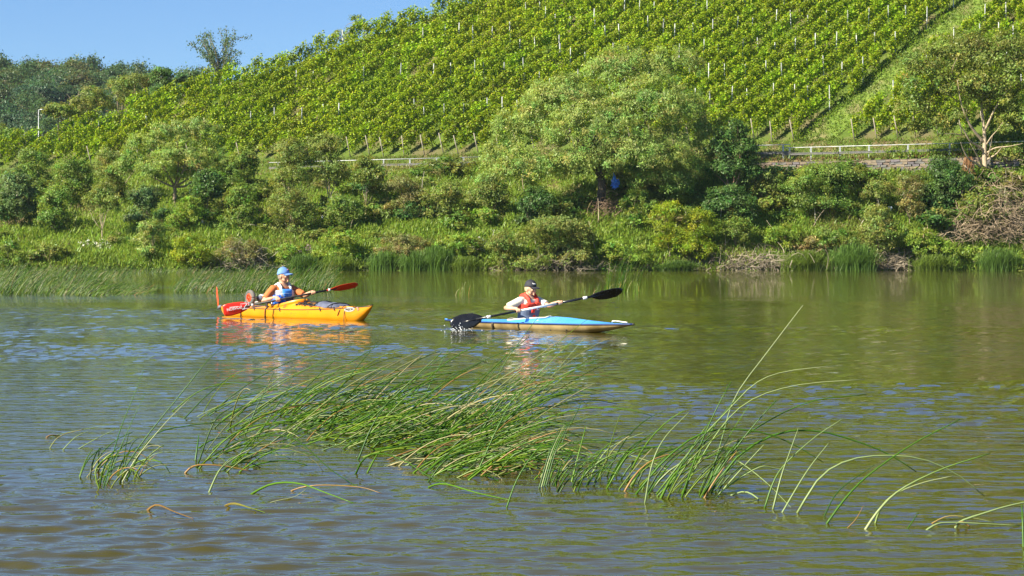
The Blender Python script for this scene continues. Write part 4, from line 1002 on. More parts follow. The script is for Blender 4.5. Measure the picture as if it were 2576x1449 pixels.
rud = [(-.055, 0), (-.085, .12), (-.085, .24), (-.06, .34), (-.02, .385), (.03, .37), (.05, .27), (.05, .13), (.03, 0)]
blade_solid(rud, .010, REDO, 'rudder_blade', k1, np.stack([[.92, -.39, 0], [-.18, 0, 1], [.39, .92, 0]], 1), (-2.215, -.01, .115))
# bow sticker, emblem and side mark
def side_frame(x, f):
    """point on the starboard hull side at height fraction f, with its tangent directions"""
    q = k1_hull(x); t = f*(len(q)-1); i = int(t); p = q[i]+(q[min(i+1, len(q)-1)]-q[i])*(t-i); p = p*[1, -1, 1]
    q2 = k1_hull(x+.05); p2 = (q2[i]+(q2[min(i+1, len(q)-1)]-q2[i])*(t-i))*[1, -1, 1]
    up = unit((q[-1]-q[3])*[1, -1, 1]); return p, unit(p2-p), up
p, tx, up = side_frame(1.74, 5.55/6); nrm = unit(np.cross(tx, up))
m = MB(); aa = np.linspace(0, 2*np.pi, 24, endpoint=False); V = [p+nrm*.006+tx*.105*math.cos(t)+up*.036*math.sin(t) for t in aa]
m.add(np.vstack([V, [p+nrm*.008]]), np.array([[i, (i+1) % 24, 24] for i in range(24)])); m.build('oval_sticker', GREYP, k1, False)
text_mesh('bow_lettering', 'PRIJON', DARKT, k1, p+nrm*.010, tx, up, .050, .001)
p, tx, up = side_frame(1.90, 5.5/6); nrm = unit(np.cross(tx, up)); rr = np.stack([tx, up, nrm], 1)
MB().box(p+nrm*.006, (.03, .055, .004), rr @ rotz(.4)).build('small_emblem', REDP, k1, False)
p = np.array([.14, -.262, deck_z(.14, -.262)]); text_mesh('side_mark', '///', DARKT, k1, p+np.array([0, -.012, .012]), (1, 0, .02), (0, .35, 1), .085, .001, .3)
m = MB()
for k in range(14): # scuffs on the hull side
    x = gr.uniform(.0, .9); q = side_frame(x, gr.uniform(4.2, 5.4)/6); m.box(q[0]+np.array([0, -.001, 0]), (gr.uniform(.01, .05), .004, gr.uniform(.004, .012)), rotz(gr.normal(0, .1)))
m.build('scuff_marks', solid('scuff', (.35, .16, .02), (.45, .22, .03), .7, 9), k1, False)
# --- things on its deck
def deck_bag():
    root = empty('deck_bag', K1+K1R @ np.array([1.08, 0, 0]), -R(48.8)); tag(root, 'flat grey-blue chart bag strapped on the foredeck of the yellow kayak', 'bag')
    n = 9; V = []; F = []
    for i in range(13):
        x = -.30+.6*i/12
        for j in range(n):
            y = (-.19+.38*j/(n-1))*(1-.25*abs(x/.3)**3); xx = 1.08+x; b = max(k1_beam(xx)*.96, abs(y)); edge = min(1, 5*(1-abs(x)/.3), 4*(1-abs(j-4)/4.01))
            V.append([x, y, deck_z(xx, y)+.012+.040*max(0, edge)+.008*math.sin(x*21+y*14)])
    V = np.array(V); nb = len(V); V = np.vstack([V, V-[0, 0, .03]]); 
    i, j = np.meshgrid(np.arange(12), np.arange(n-1), indexing='ij'); i = i.ravel(); j = j.ravel(); F = np.stack([i*n+j, (i+1)*n+j, (i+1)*n+j+1, i*n+j+1], 1)
    MB().add(V, np.vstack([F, F[:, ::-1]+nb])).build('bag_body', SLAT, root)
    m = MB()
    for x in (-.2, .2): m.tube([[x, y, deck_z(1.08+x, y)+.058-.25*max(0, abs(y)-.15)] for y in np.linspace(-.24, .24, 15)], .009, 5)
    m.build('strap', BLK, root)
deck_bag()
def trolley():
    o = np.array([-.86, 0, .33]); root = empty('kayak_trolley', K1+K1R @ o, -R(48.8)); tag(root, 'folding kayak trolley with red-hubbed wheel carried on the stern deck', 'trolley')
    a = np.linspace(0, 2*np.pi, 33)
    for sg in (-1, 1):
        y = .27*sg; P = np.stack([.095*np.cos(a), np.full(33, y), .095*np.sin(a)], 1)
        w = MB().tube(P, np.tile([[.040, .034]], (33, 1)), 10, ref=(0, 1, 0)).build('wheel', solid('grey_tyre', (.09, .085, .08), (.14, .13, .12), .85, 9) if sg < 0 else BLK, root)
        m = MB(); P = np.stack([.062*np.cos(a), np.full(33, y+.022*sg), .062*np.sin(a)], 1); m.tube(P, .012, 8)
        for k in range(5): t = k*2*np.pi/5+.3; m.tube([[0, y+.02*sg, 0], [.06*math.cos(t), y+.02*sg, .06*math.sin(t)]], .010, 6)
        m.ball((0, y+.024*sg, 0), (.022, .016, .022)); m.build('rim', REDO if sg < 0 else REDB, w)
    m = MB(); m.tube([[0, -.25, 0], [0, .25, 0]], .012, 8); m.build('axle', ALU, root)
    m = MB()
    for y in (-.14, .14): m.tube([[0, y, 0], [-.18, y*.8, -.06], [-.42, y*.7, -.09]], .012, 6); m.tube([[0, y, 0], [.12, y, .05], [.26, y, .02]], .012, 6)
    m.tube([[.26, -.15, .02], [.26, .33, .055]], .013, 8); m.build('frame', ALU, root)
    m = MB(); m.tube([[.10, -.18, -.02], [.10, -.05, .0], [.11, .1, -.02]], [.05, .07, .05], 8); m.build('pad', SLAT, root)
trolley()

# --- blue and tan kayak
K2, K2R = frame(.315, 28.10, -R(51.5)); k2 = empty('kayak', K2, -R(51.5)); tag(k2, 'low blue-decked kayak with a weathered tan hull and navy seam', 'kayak')
L2 = 4.0
def k2_beam(x): s = abs((x+.05)/2.05); return .285*max(0, 1-s**2.0)**.9+.008
def k2_gun(x): return float(np.interp(x, [-2, -1.2, 0, 1.2, 2], [.092, .090, .098, .108, .128]))
def k2_keel(x): return float(np.interp(x, [-2, -1.7, -1.25, -.6, 0, .7, 1.25, 1.7, 1.95, 2], [.075, .035, -.02, -.06, -.07, -.06, -.01, .062, .108, .118]))
def k2_ridge(x): return float(np.interp(x, [-2, -1.3, -.6, -.2, .2, .45, .75, 1.2, 1.6, 2], [.10, .125, .135, .145, .178, .196, .188, .158, .138, .136]))
def k2_hull(x):
    b, g, k = k2_beam(x), k2_gun(x), k2_keel(x)
    return np.array([[x, b*math.sin(t), g-(g-k)*math.cos(t)**.9] if t < 1.57 else [x, b, g] for t in np.linspace(0, np.pi/2, 8)])
def k2_deck(x):
    b, g, r = k2_beam(x), k2_gun(x), max(k2_ridge(x), k2_gun(x)+.005)
    return np.array([[x, b*(1-t), g+(r-g)*t**.95] for t in np.linspace(0, 1, 8)])
hull_parts(L2, 60, k2_deck, k2_hull, (-.10, .40, .215), k2, TAN, BLUEH, NAVY, .012)
def deck2(x, y): b = k2_beam(x); return k2_gun(x)+(k2_ridge(x)-k2_gun(x))*(1-min(1, abs(y)/b))**.95
a = np.linspace(0, 2*np.pi, 41); P = np.stack([-.10+.42*np.cos(a), .225*np.sin(a), 0*a], 1); P[:, 2] = [max(deck2(x, y)+.014, .150+.050*sstep(-.5, .35, x)-.02) for x, y, _ in P]
m = MB(); q = P.copy(); q[:, 2] = [deck2(x, y)-.01 for x, y, _ in P]; n_ = len(P); m.add(np.vstack([q, P]), np.array([[i, i+1, n_+i+1, n_+i] for i in range(n_-1)])); m.build('coaming', BLUEH, k2)
MB().tube(P, np.tile([[.007, .009]], (41, 1)), 8).build('cockpit_rim', CREAM, k2)
m = MB(); m.box((-.22, 0, .03), (.36, .34, .04)); m.build('seat', BLK, k2, False)
m = MB(); q = [[-.58-.05*t, -k2_hull(-.58)[i][1]-.002, k2_hull(-.58)[i][2]] for t, i in ((0, 7), (.3, 6), (.6, 5), (1, 4), (1.3, 3))]; m.tube(spline(q, 12), [.022]*12, 6); m.build('hull_band', solid('dark_tape', (.06, .045, .03), (.10, .08, .05), .7, 9), k2)
m = MB(); m.tube([[1.955, 0, .128], [2.03, 0, .130]], [.016, .012], 8); m.build('bow_cap', BLK, k2)
m = MB(); m.tube(spline([[1.60, .0, .15], [1.66, -.03, .165], [1.72, .02, .160], [1.80, -.02, .158], [1.90, 0, .150]], 16), .009, 6); m.build('grab_cord', CREAM, k2)
m = MB(); m.tube([[-2.0, 0, .10], [-2.06, 0, .105]], [.014, .010], 6); m.build('stern_cap', BLUEH, k2)
MB().tube([[.06, -.245, deck2(.06, -.245)+.004], [-.0, -.275, k2_gun(0)]], .008, 5).build('deck_crack', NAVY, k2)
m = MB()
for x in (.62, .92): m.ball((x, -k2_hull(x)[5][1]-.002, k2_hull(x)[5][2]-.005), (.012, .006, .012), 8, 6)
m.build('drain_holes', BLK, k2)
# ------------------------------------------------------------------ paddles
def paddle(lab, A, B, shaft_parts, blade_mat, outline, twists, ring_mat, rings, text=None, name='paddle', shaft_r=.0155):
    """A, B: world ends of the blades; outline in (along, across), along 0..1 from throat to tip"""
    A, B = np.asarray(A, float), np.asarray(B, float); d = unit(B-A); Lt = np.linalg.norm(B-A); root = empty(name, (A+B)/2); tag(root, lab, 'paddle')
    bl = .46; o = -(A+B)/2
    for t0, t1, mt, nm in shaft_parts:
        q0, q1 = A+d*(bl-.10+t0*(Lt-2*bl+.20)), A+d*(bl-.10+t1*(Lt-2*bl+.20)); MB().tube([q0+o, (q0+q1)/2+o, q1+o], shaft_r*(1.02 if mt is ALU else 1), 10).build(nm, mt, root)
    for t in rings:
        q = A+d*(t*Lt); MB().tube([q-d*.018+o, q+d*.018+o], shaft_r*1.35, 10).build('ring', ring_mat, root)
    for P, dr, tw, k in ((A, -1, twists[0], 0), (B, 1, twists[1], 1)):
        ax = d*dr; up = unit(np.array([0, 0, 1.])-ax*np.dot(ax, [0, 0, 1.])); nr = np.cross(ax, up)   # across and normal
        ac = up*math.cos(tw)+nr*math.sin(tw); nn_ = np.cross(ax, ac); th = P-ax*bl
        pts = [(a_*bl, c_) for a_, c_ in outline[k]]
        b = blade_solid(pts, .007, blade_mat[k], 'blade', root, np.stack([ax, ac, nn_], 1), th+o, .25)
        MB().tube([th-ax*.06+o, th+ax*.12+o, th+ax*.30+o], [.016, .013, .005], 8).build('blade_rib', blade_mat[k], b)
        if text and k == 0: text(b, th+o, ax, ac, nn_, bl)
    return root
YP1 = 33.62
oA = [[(0, .018), (.10, .050), (.30, .085), (.55, .098), (.85, .098), (.97, .088), (1.0, .05), (1.0, -.06), (.95, -.098), (.75, -.108), (.45, -.098), (.2, -.065), (.05, -.028)],
      [(0, .018), (.12, .045), (.35, .075), (.65, .082), (.9, .07), (1.0, .03), (1.0, -.03), (.92, -.07), (.65, -.085), (.35, -.08), (.12, -.045)]]
def blade_print(b, th, ax, ac, nn, bl):
    view = np.array([0.1, -1.0, .03]); s = 1 if np.dot(nn, view) > 0 else -1
    off = nn*s*.013; xd = -ax; yd = np.cross(nn*s, xd); 
    # lettering reads upside down, as the blade is held
    t = text_mesh('blade_lettering', 'NOSVOZ', WPRINT, b, th+ax*.275+ac*.0+off, xd, yd, .062, .001)
    m = MB(); F = np.array([[0, 1, 2, 3]])
    def quad(pts, ): m.add(np.array([th+ax*p[0]+yd*p[1]+off*1.05 for p in pts]), F)
    quad([(.35, .030), (.35, .040), (.22, .030), (.22, .022)]); quad([(.175, .052), (.165, .058), (.05, .048), (.06, .040)]); quad([(.07, .045), (.05, .045), (.12, -.03), (.135, -.03)])
    quad([(.155, -.030), (.155, -.042), (.03, -.040), (.08, -.030)]); quad([(.035, .065), (.03, .065), (.028, -.005), (.045, -.005)])
    m.build('blade_logo', WPRINT, b, False)
PA1, PB1 = px4(893, 1243, YP1-.14), px4(1431, 1137, YP1+.26)
paddle('red-bladed paddle with dark shaft held by the man', PA1, PB1, ((0, 1, BLK, 'shaft'),), (REDB, REDB), oA, (R(-4), R(52)), WHT, (.215, .787), blade_print)
YP2 = 27.82
oB = [[(0, .018), (.10, .055), (.30, .095), (.6, .108), (.85, .088), (.97, .045), (1.0, 0), (.96, -.055), (.82, -.098), (.55, -.112), (.28, -.095), (.08, -.045)],
      [(0, .016), (.15, .045), (.4, .062), (.7, .068), (.92, .055), (1.0, .02), (.97, -.03), (.8, -.075), (.5, -.085), (.25, -.068), (.08, -.03)]]
PA2, PB2 = px4(1800, 1298, YP2-.12), px4(2491, 1162, YP2+.22)
paddle('black-bladed paddle with silver middle shaft held by the boy', PA2, PB2, ((0, .37, BLKG, 'shaft'), (.37, .66, ALU, 'grip_tube'), (.66, 1, BLKG, 'shaft')), (BLKG, BLKG), oB, (R(10), R(28)), WHT, (.218, .226, .775, .785), None)

# ------------------------------------------------------------------ the two paddlers
SKIN_M = solid('sunlit_skin', (.50, .27, .155), (.60, .34, .21), .5, 14, bump=.05); SKIN_B = solid('fair_skin', (.56, .32, .19), (.66, .40, .26), .5, 14, bump=.05)
RUST = solid('rust_orange_shirt', (.50, .135, .035), (.60, .18, .05), .85, 7, bump=.3, lo=.3); SHIRTW = solid('cream_shirt', (.74, .70, .54), (.82, .79, .64), .85, 7, bump=.3)
VGREY = solid('light_grey_vest', (.58, .57, .53), (.70, .69, .65), .8, 8, bump=.2); VBLUE = solid('blue_vest_panel', (.04, .22, .66), (.06, .29, .78), .7, 8, bump=.2)
VDARK = solid('dark_vest_cloth', (.03, .03, .045), (.09, .09, .11), .8, 14, bump=.3); VRED = solid('red_vest', (.66, .035, .018), (.74, .06, .03), .7, 7, bump=.2)
VSLATE = solid('slate_blue_vest', (.10, .14, .24), (.14, .19, .31), .8, 8, bump=.2); CAPB = solid('blue_cap', (.10, .22, .50), (.15, .29, .60), .8, 9, bump=.15); CAPK = solid('black_cap', (.012, .013, .02), (.025, .027, .036), .8, 9, bump=.15)
HAIRG = solid('grey_brown_hair', (.16, .12, .09), (.30, .25, .20), .8, 60); HAIRB = solid('blond_hair', (.42, .30, .15), (.58, .44, .26), .8, 60)
EYE = solid('eye', (.03, .02, .02), (.05, .04, .03), .2, 9); TEETH = solid('teeth', (.75, .72, .66), (.8, .78, .72), .4, 9); LIP = solid('lip', (.50, .17, .13), (.58, .22, .17), .5, 9)
CLOTHB = solid('blue_crumpled_cloth', (.02, .10, .62), (.05, .22, .85), .6, 7, bump=.5, lo=.3, hi=.7)
def fuse(name, mb, mat, parent, voxel=.007, smooth=4, it=.5):
    """joins overlapping closed shapes into one continuous skin"""
    me = mb.mesh(name, None, True); t = bpy.data.objects.new('tmp', me); COL.objects.link(t)
    md = t.modifiers.new('r', 'REMESH'); md.mode = 'VOXEL'; md.voxel_size = voxel; md.use_smooth_shade = True
    sm = t.modifiers.new('s', 'SMOOTH'); sm.iterations = smooth; sm.factor = it
    bpy.context.view_layer.update()
    out = bpy.data.meshes.new_from_object(t.evaluated_get(bpy.context.evaluated_depsgraph_get())); bpy.data.objects.remove(t)
    out.name = name; out.materials.clear(); out.materials.append(mat)
    out.polygons.foreach_set('use_smooth', np.ones(len(out.polygons), bool))
    return link(name, out, parent)
def grip_hand(mb, wrist, S, D, toward, s=1.0, r=.0155, thumb_side=1):
    """a hand closed round a shaft: S a point of its axis, D its direction, toward: from shaft to the palm"""
    D = unit(D); e1 = np.asarray(toward, float); e1 = unit(e1-D*np.dot(e1, D)); e2 = np.cross(D, e1)
    if e2[2] < 0: e2 = -e2
    fr_ = .0088*s; Rr = r+fr_*.95
    pos = lambda w, ang, rad: S+D*w+(e1*math.cos(ang)+e2*math.sin(ang))*rad
    for k, (w, ln) in enumerate(((-.031, 3.5), (-.0105, 3.9), (.0105, 3.75), (.030, 3.1))):
        A = np.linspace(.55, .55+ln*1.02, 9); P = [pos(w*s*1.05, .1, Rr*1.35)]+[pos(w*s*1.05, a_, Rr*(1.14 if i % 3 == 1 else 1.04)) for i, a_ in enumerate(A)]
        mb.tube(P, np.linspace(fr_*1.12, fr_*.82, len(P)), 7)
    A = np.linspace(-.3, -2.5, 7); mb.tube([pos(-.030*s*thumb_side, -.1, Rr*1.9)]+[pos((-.036*thumb_side+.004*i*thumb_side)*s, a_, Rr*1.1) for i, a_ in enumerate(A)], np.linspace(fr_*1.35, fr_*.95, 8), 7)
    K = pos(0, .35, Rr*1.25); K2_ = pos(0, -.1, Rr*1.75); w = np.asarray(wrist, float)
    mb.tube([w, w+(K2_-w)*.45, K2_, K], [[.019*s, .026*s], [.017*s, .034*s], [.016*s, .041*s], [.011*s, .040*s]], 10, ref=D)
def head_shape(mb, o, Rh, s):
    V, F = sphere(28, 20); x, y, z = V[:, 0].copy(), V[:, 1].copy(), V[:, 2].copy(); t = np.clip(-z, 0, 1); f = np.clip(x, 0, 1)
    X = x*np.where(x > 0, .094-.010*t, .100-.050*t); Y = y*(.076-.024*t**1.3); Z = z*np.where(z > 0, .118, .116)
    X += .010*t*f; q = np.stack([X, Y, Z], 1)*s
    put = lambda P: np.asarray(P, float) @ np.asarray(Rh).T+o
    mb.add(put(q), F)
    def b(c, r, nu=12, nv=8, rot=None):
        V, F = sphere(nu, nv); V = V*np.array(r)*s
        if rot is not None: V = V @ np.asarray(rot).T
        mb.add(put(V+np.array(c)*s), F)
    b((.096, 0, -.012), (.013, .009, .026), rot=roty(-.28)); b((.109, 0, -.033), (.012, .0135, .010)); b((.101, .010, -.034), (.009, .007, .007)); b((.101, -.010, -.034), (.009, .007, .007))
    b((.080, 0, .022), (.016, .052, .010)); b((.075, .042, -.022), (.018, .020, .016)); b((.075, -.042, -.022), (.018, .020, .016)); b((.082, 0, -.096), (.017, .022, .017))
    b((.092, 0, -.060), (.010, .022, .006)); b((.090, 0, -.071), (.010, .020, .006))
    for sg in (-1, 1):
        b((-.008, .077*sg, -.012), (.017, .008, .031), rot=rotz(.35*sg)); b((-.004, .074*sg, -.034), (.010, .007, .012))
        b((.03, .052*sg, -.07), (.04, .016, .02), rot=roty(.55))
    return put
def cap(parent, put, s, mat, brim_mat, logo=None, tilt=0.0):
    V, F = sphere(28, 20); V = V.copy(); k = V[:, 2] > -.12; X = V*np.array([.108, .088, .112])*s
    X[:, 2] = np.maximum(X[:, 2], -.003*s)+.034*s; X[:, 0] -= .003*s
    X[:, 2] += np.where(X[:, 0] > 0, .006, -.016)*s*np.abs(X[:, 0])/.1/s*(X[:, 2] < .09*s)
    c = MB().add(put(X), F).build('cap', mat, parent)
    n = 15; rows = []
    for i in range(5):
        f = i/4; rows.append([[(.100-.02*(abs(a)/1.05)**2+.082*f*math.cos(a*.9)**.8 - .002)*s*1.0*math.cos(a*.62) if False else (math.cos(a)*.104+f*.078*math.cos(a)**.6)*s, math.sin(a)*(.086+.006*f)*s, (.034-.012*f*f-.020*(math.sin(a))**2*(.6+.6*f)+.004)*s] for a in np.linspace(-1.15, 1.15, n)])
    A = np.array(rows).reshape(-1, 3); B = A-[0, 0, .007*s]; i, j = np.meshgrid(np.arange(4), np.arange(n-1), indexing='ij'); i = i.ravel(); j = j.ravel(); Fq = np.stack([i*n+j, (i+1)*n+j, (i+1)*n+j+1, i*n+j+1], 1)
    e = np.array([[4*n+q, 4*n+q+1, 4*n+q+1+5*n, 4*n+q+5*n] for q in range(n-1)]+[[q*n, (q+1)*n, (q+1)*n+5*n, q*n+5*n] for q in range(4)]+[[q*n+n-1, (q+1)*n+n-1, (q+1)*n+n-1+5*n, q*n+n-1+5*n] for q in range(4)])
    MB().add(put(np.vstack([A, B])), [Fq, Fq[:, ::-1]+5*n, e]).build('brim', brim_mat, c)
    MB().ball(put([[-.003*s, 0, .147*s]])[0], .009*s, 10, 6).build('cap_button', mat, c)
    if logo: logo(c)
    return c
def surf_patch(prof, a0, a1, z0, z1, off, thick, n=14, m=9, shift=0.0, wave=0.0):
    """a padded panel lying on the torso. prof(z) -> (cx, half depth, half width)"""
    A, Bk = [], []
    for i in range(m):
        z = z0+(z1-z0)*i/(m-1); cx, dp, hw = prof(z)
        for j in range(n):
            a_ = a0+(a1-a0)*j/(n-1); e = min(1, 4*min(i, m-1-i)/(m-1)+.25, 4*min(j, n-1-j)/(n-1)+.25)
            r1 = off+thick*e+wave*math.sin(z*60+a_*7); A.append([cx+(dp+r1)*math.cos(a_), (hw+r1)*math.sin(a_), z]); r0 = off-.012; Bk.append([cx+(dp+r0)*math.cos(a_), (hw+r0)*math.sin(a_), z])
    i, j = np.meshgrid(np.arange(m-1), np.arange(n-1), indexing='ij'); i = i.ravel(); j = j.ravel(); Fq = np.stack([i*n+j, i*n+j+1, (i+1)*n+j+1, (i+1)*n+j], 1); N = m*n
    e = [[q, q+1, q+1+N, q+N] for q in range(n-1)]+[[(m-1)*n+q, (m-1)*n+q+1, (m-1)*n+q+1+N, (m-1)*n+q+N] for q in range(n-1)]+[[q*n, (q+1)*n, (q+1)*n+N, q*n+N] for q in range(m-1)]+[[q*n+n-1, (q+1)*n+n-1, (q+1)*n+n-1+N, q*n+n-1+N] for q in range(m-1)]
    return np.array(A+Bk), [Fq, Fq[:, ::-1]+N, np.array(e)]
def torso_prof(table):
    T = np.array(table, float); return lambda z: tuple(float(np.interp(z, T[:, 0], T[:, k])) for k in (1, 2, 3))
def elbow(sh, wr, l1, l2, pole):
    sh, wr = np.asarray(sh, float), np.asarray(wr, float); v = wr-sh; d = min(np.linalg.norm(v), (l1+l2)*.995); u = unit(v); a_ = (l1*l1-l2*l2+d*d)/(2*d); h = math.sqrt(max(0, l1*l1-a_*a_))
    p = np.asarray(pole, float); p = unit(p-u*np.dot(p, u)); return sh+u*a_+p*h
def paddler(o, yaw, s, lab, tab, sh, hands, poles, head_o, head_yaw, head_pitch, pad, skin, arms, sleeves, shirt_mat):
    """builds the figure in its own frame (x forward, y left, z up from the water)"""
    Rm = rotz(yaw); root = empty('person', o, yaw); tag(root, lab, 'person')
    Pa, Pb = ((np.asarray(q)-o) @ Rm for q in pad); D = unit(Pb-Pa)
    prof = torso_prof(tab); mb = MB(); zs = np.array([t[0] for t in tab]); zz = np.linspace(zs[0], zs[-1], 22)
    def torso(m_, off, z0, z1):
        q = [z for z in zz if z0 <= z <= z1]; q = np.array([z0]+[z for z in q if z0 < z < z1]+[z1]); pr = np.array([prof(z) for z in q])
        m_.tube(np.stack([pr[:, 0], 0*q, q], 1), np.stack([pr[:, 2]+off, pr[:, 1]+off], 1), 24, ref=(1, 0, 0))
    torso(mb, 0, zs[0], zs[-1])
    put = head_shape(mb, np.asarray(head_o, float), rotz(head_yaw) @ roty(head_pitch), s)
    nb = np.array([prof(zs[-1])[0], 0, zs[-1]-.03*s]); mb.tube([nb-[0, 0, .05*s], (nb+head_o)/2+[-.012*s, 0, 0], np.asarray(head_o)-[.012*s, 0, .02*s]], np.array([.066, .056, .056])*s, 14)
    geo = []
    for i, sg in enumerate((-1, 1)):
        t = hands[i]; Sx = Pa+(Pb-Pa)*t; shp = np.array([sh[0], sg*sh[1], sh[2]]); l1, l2 = arms
        tow = unit(shp-Sx+np.array([0, 0, -.05])); tow = unit(tow-D*np.dot(tow, D)); wr = Sx+tow*.085*s+np.array([0, 0, .012*s])
        el = elbow(shp, wr, l1, l2, poles[i]); geo.append((shp, el, wr))
        mb.tube([shp+np.array([0, -sg*.03, 0])*s, shp, shp+(el-shp)*.35, shp+(el-shp)*.8, el, el+(wr-el)*.25, el+(wr-el)*.65, wr], np.array([.050, .053, .048, .039, .037, .041, .032, .025])*s, 14)
        grip_hand(mb, wr, Sx, D, tow, s, thumb_side=sg)
    for sg in (-1, 1):   # legs stretched under the deck
        mb.tube([[0, .085*sg*s, .10*s], [.22*s, .12*sg*s, .125*s], [.42*s, .14*sg*s, .13*s], [.66*s, .10*sg*s, .07*s], [.82*s, .08*sg*s, .06*s], [.86*s, .08*sg*s, .12*s]], np.array([.078, .070, .055, .050, .036, .030])*s, 12)
    body = fuse('body', mb, skin, root, .0078, 3)
    # face
    fm = lambda *p: put(np.array([p])*s)[0]; Rh = rotz(head_yaw) @ roty(head_pitch)
    for sg in (-1, 1):
        MB().ball(fm(.083, .030*sg, .006), np.array([.010, .013, .0065])*s, 10, 6, rot=Rh).build('eye', EYE, root)
        MB().tube([fm(.089, .046*sg, .022), fm(.096, .030*sg, .026), fm(.096, .014*sg, .022)], .004*s, 5).build('eyebrow', HAIRG if s > .95 else HAIRB, root)
    MB().tube([fm(.087, -.028, -.058), fm(.1005, -.012, -.0655), fm(.103, 0, -.067), fm(.1005, .012, -.0655), fm(.087, .028, -.058)], np.array([.003, .006, .007, .006, .003])*s, 7).build('mouth', LIP, root)
    # shirt
    m = MB(); torso(m, .010*s, zs[0]+.03, zs[-1]-.075*s)
    for (shp, el, wr), k in zip(geo, sleeves):
        sg = 1 if shp[1] > 0 else -1; pts = [shp+np.array([0, -sg*.06, .0])*s, shp, shp+(el-shp)*.5*min(1, k), shp+(el-shp)*min(1, k)]
        if k > 1: pts.append(el+(wr-el)*(k-1))
        m.tube(pts, np.array([.062, .067, .064, .062, .056][:len(pts)])*s, 16)
    fuse('shirt', m, shirt_mat, root, .0095, 4)
    return root, prof, put, torso, geo, s, Rh

# man ------------------------------------------------------------------
OM = K1+K1R @ np.array([-.30, 0, 0]); YAW1 = -R(48.8)
TM = [(.04, -.02, .125, .175), (.14, -.02, .120, .165), (.25, -.015, .108, .152), (.36, 0, .115, .172), (.44, .0, .112, .186), (.50, -.005, .092, .172), (.545, -.01, .072, .10), (.58, -.012, .062, .068)]
man, prof, put, torso, geo, s_, Rh = paddler(OM, YAW1, 1.0, 'man in a blue cap, rust-orange shirt and grey and blue buoyancy vest, smiling, paddling', TM, (-.005, .190, .485), (.405, .668), ((-.75, -.55, -.25), (.1, .55, -1.0)), np.array([.018, 0, .700]), R(24), R(-2), (PA1, PB1), SKIN_M, (.29, .255), (.80, .86), RUST)
V, F = sphere(28, 20); k = [(V[f].mean(axis=0)) for f in F[0]]; q = np.array([c[0] < .04 and -.45 < c[2] < .45 for c in k])
MB().add(put(V*np.array([.1035, .0775, .114])*np.where(V[:, 2:3] < 0, [[1.0, .97, 1]], [[1, 1, 1]])), F[0][q]).build('hair', HAIRG, man)
MB().tube([put([p])[0] for p in ([.092, -.018, -.062], [.1035, 0, -.0645], [.092, .018, -.062])], [.003, .005, .003], 6).build('teeth', TEETH, man)
def man_logo(c): MB().tube([put([p])[0] for p in ([.094, -.03, .095], [.099, -.012, .108], [.094, .004, .095], [.098, -.014, .090])], .005, 5).build('cap_logo', solid('pink_print', (.6, .25, .3), (.7, .3, .35), .7, 9), c)
cap(man, put, 1.0, CAPB, CAPB, man_logo)
m = MB(); torso(m, .044, .12, .40); torso(m, .034, .39, .455)
for sg in (-1, 1): m.tube([[.085, sg*.085, .40], [.075, sg*.095, .50], [.02, sg*.10, .558], [-.06, sg*.095, .53], [-.10, sg*.09, .42]], [[.045, .026]]*5, 12, ref=(0, 1, 0))
vest = fuse('life_vest', m, VGREY, man, .008, 4)
for a0, a1, z0, z1, off, th, mt, nm in ((-.46, .46, .335, .480, .030, .022, VBLUE, 'chest_panel'), (-.46, .75, .250, .335, .040, .026, VDARK, 'chest_pocket'), (-.30, .30, .13, .250, .042, .012, VBLUE, 'lower_panel'), (.05, .55, .15, .26, .046, .030, VDARK, 'camera_pouch')):
    V, F = surf_patch(prof, a0, a1, z0, z1, off, th, wave=.003); MB().add(V, F).build(nm, mt, vest)
V, F = surf_patch(prof, -.40, .40, .405, .412, .054, .006); MB().add(V, F).build('panel_stripe', solid('pale_blue_stripe', (.35, .55, .80), (.4, .6, .85), .6, 8), vest)
m = MB()
for sg in (-1, 1): m.tube([[.05, sg*.145, .33], [.045, sg*.142, .45], [.01, sg*.135, .545], [-.06, sg*.13, .53]], [[.012, .022]]*4, 8, ref=(0, 1, 0))
m.tube([[.058, -.06, .52], [.0, -.075, .568], [-.065, 0, .585], [.0, .075, .568], [.058, .06, .52]], .017, 8); m.build('vest_trim', VDARK, vest)
MB().tube([geo[1][2]+(geo[1][1]-geo[1][2])*.04, geo[1][2]+(geo[1][1]-geo[1][2])*.11], .030, 12).build('wrist_watch', BLK, man)
V, F = sphere(18, 13); rg_ = np.random.default_rng(4); V = V*(1+.30*rg_.normal(size=(len(V), 1)))*[.095, .055, .07]; ob = MB().add(V, F).build('blue_cloth_bag', CLOTHB, None); ob.location = K1+K1R @ np.array([-.13, -.215, .30]); tag(ob, 'crumpled bright blue bag hanging over the cockpit rim beside the man', 'bag')

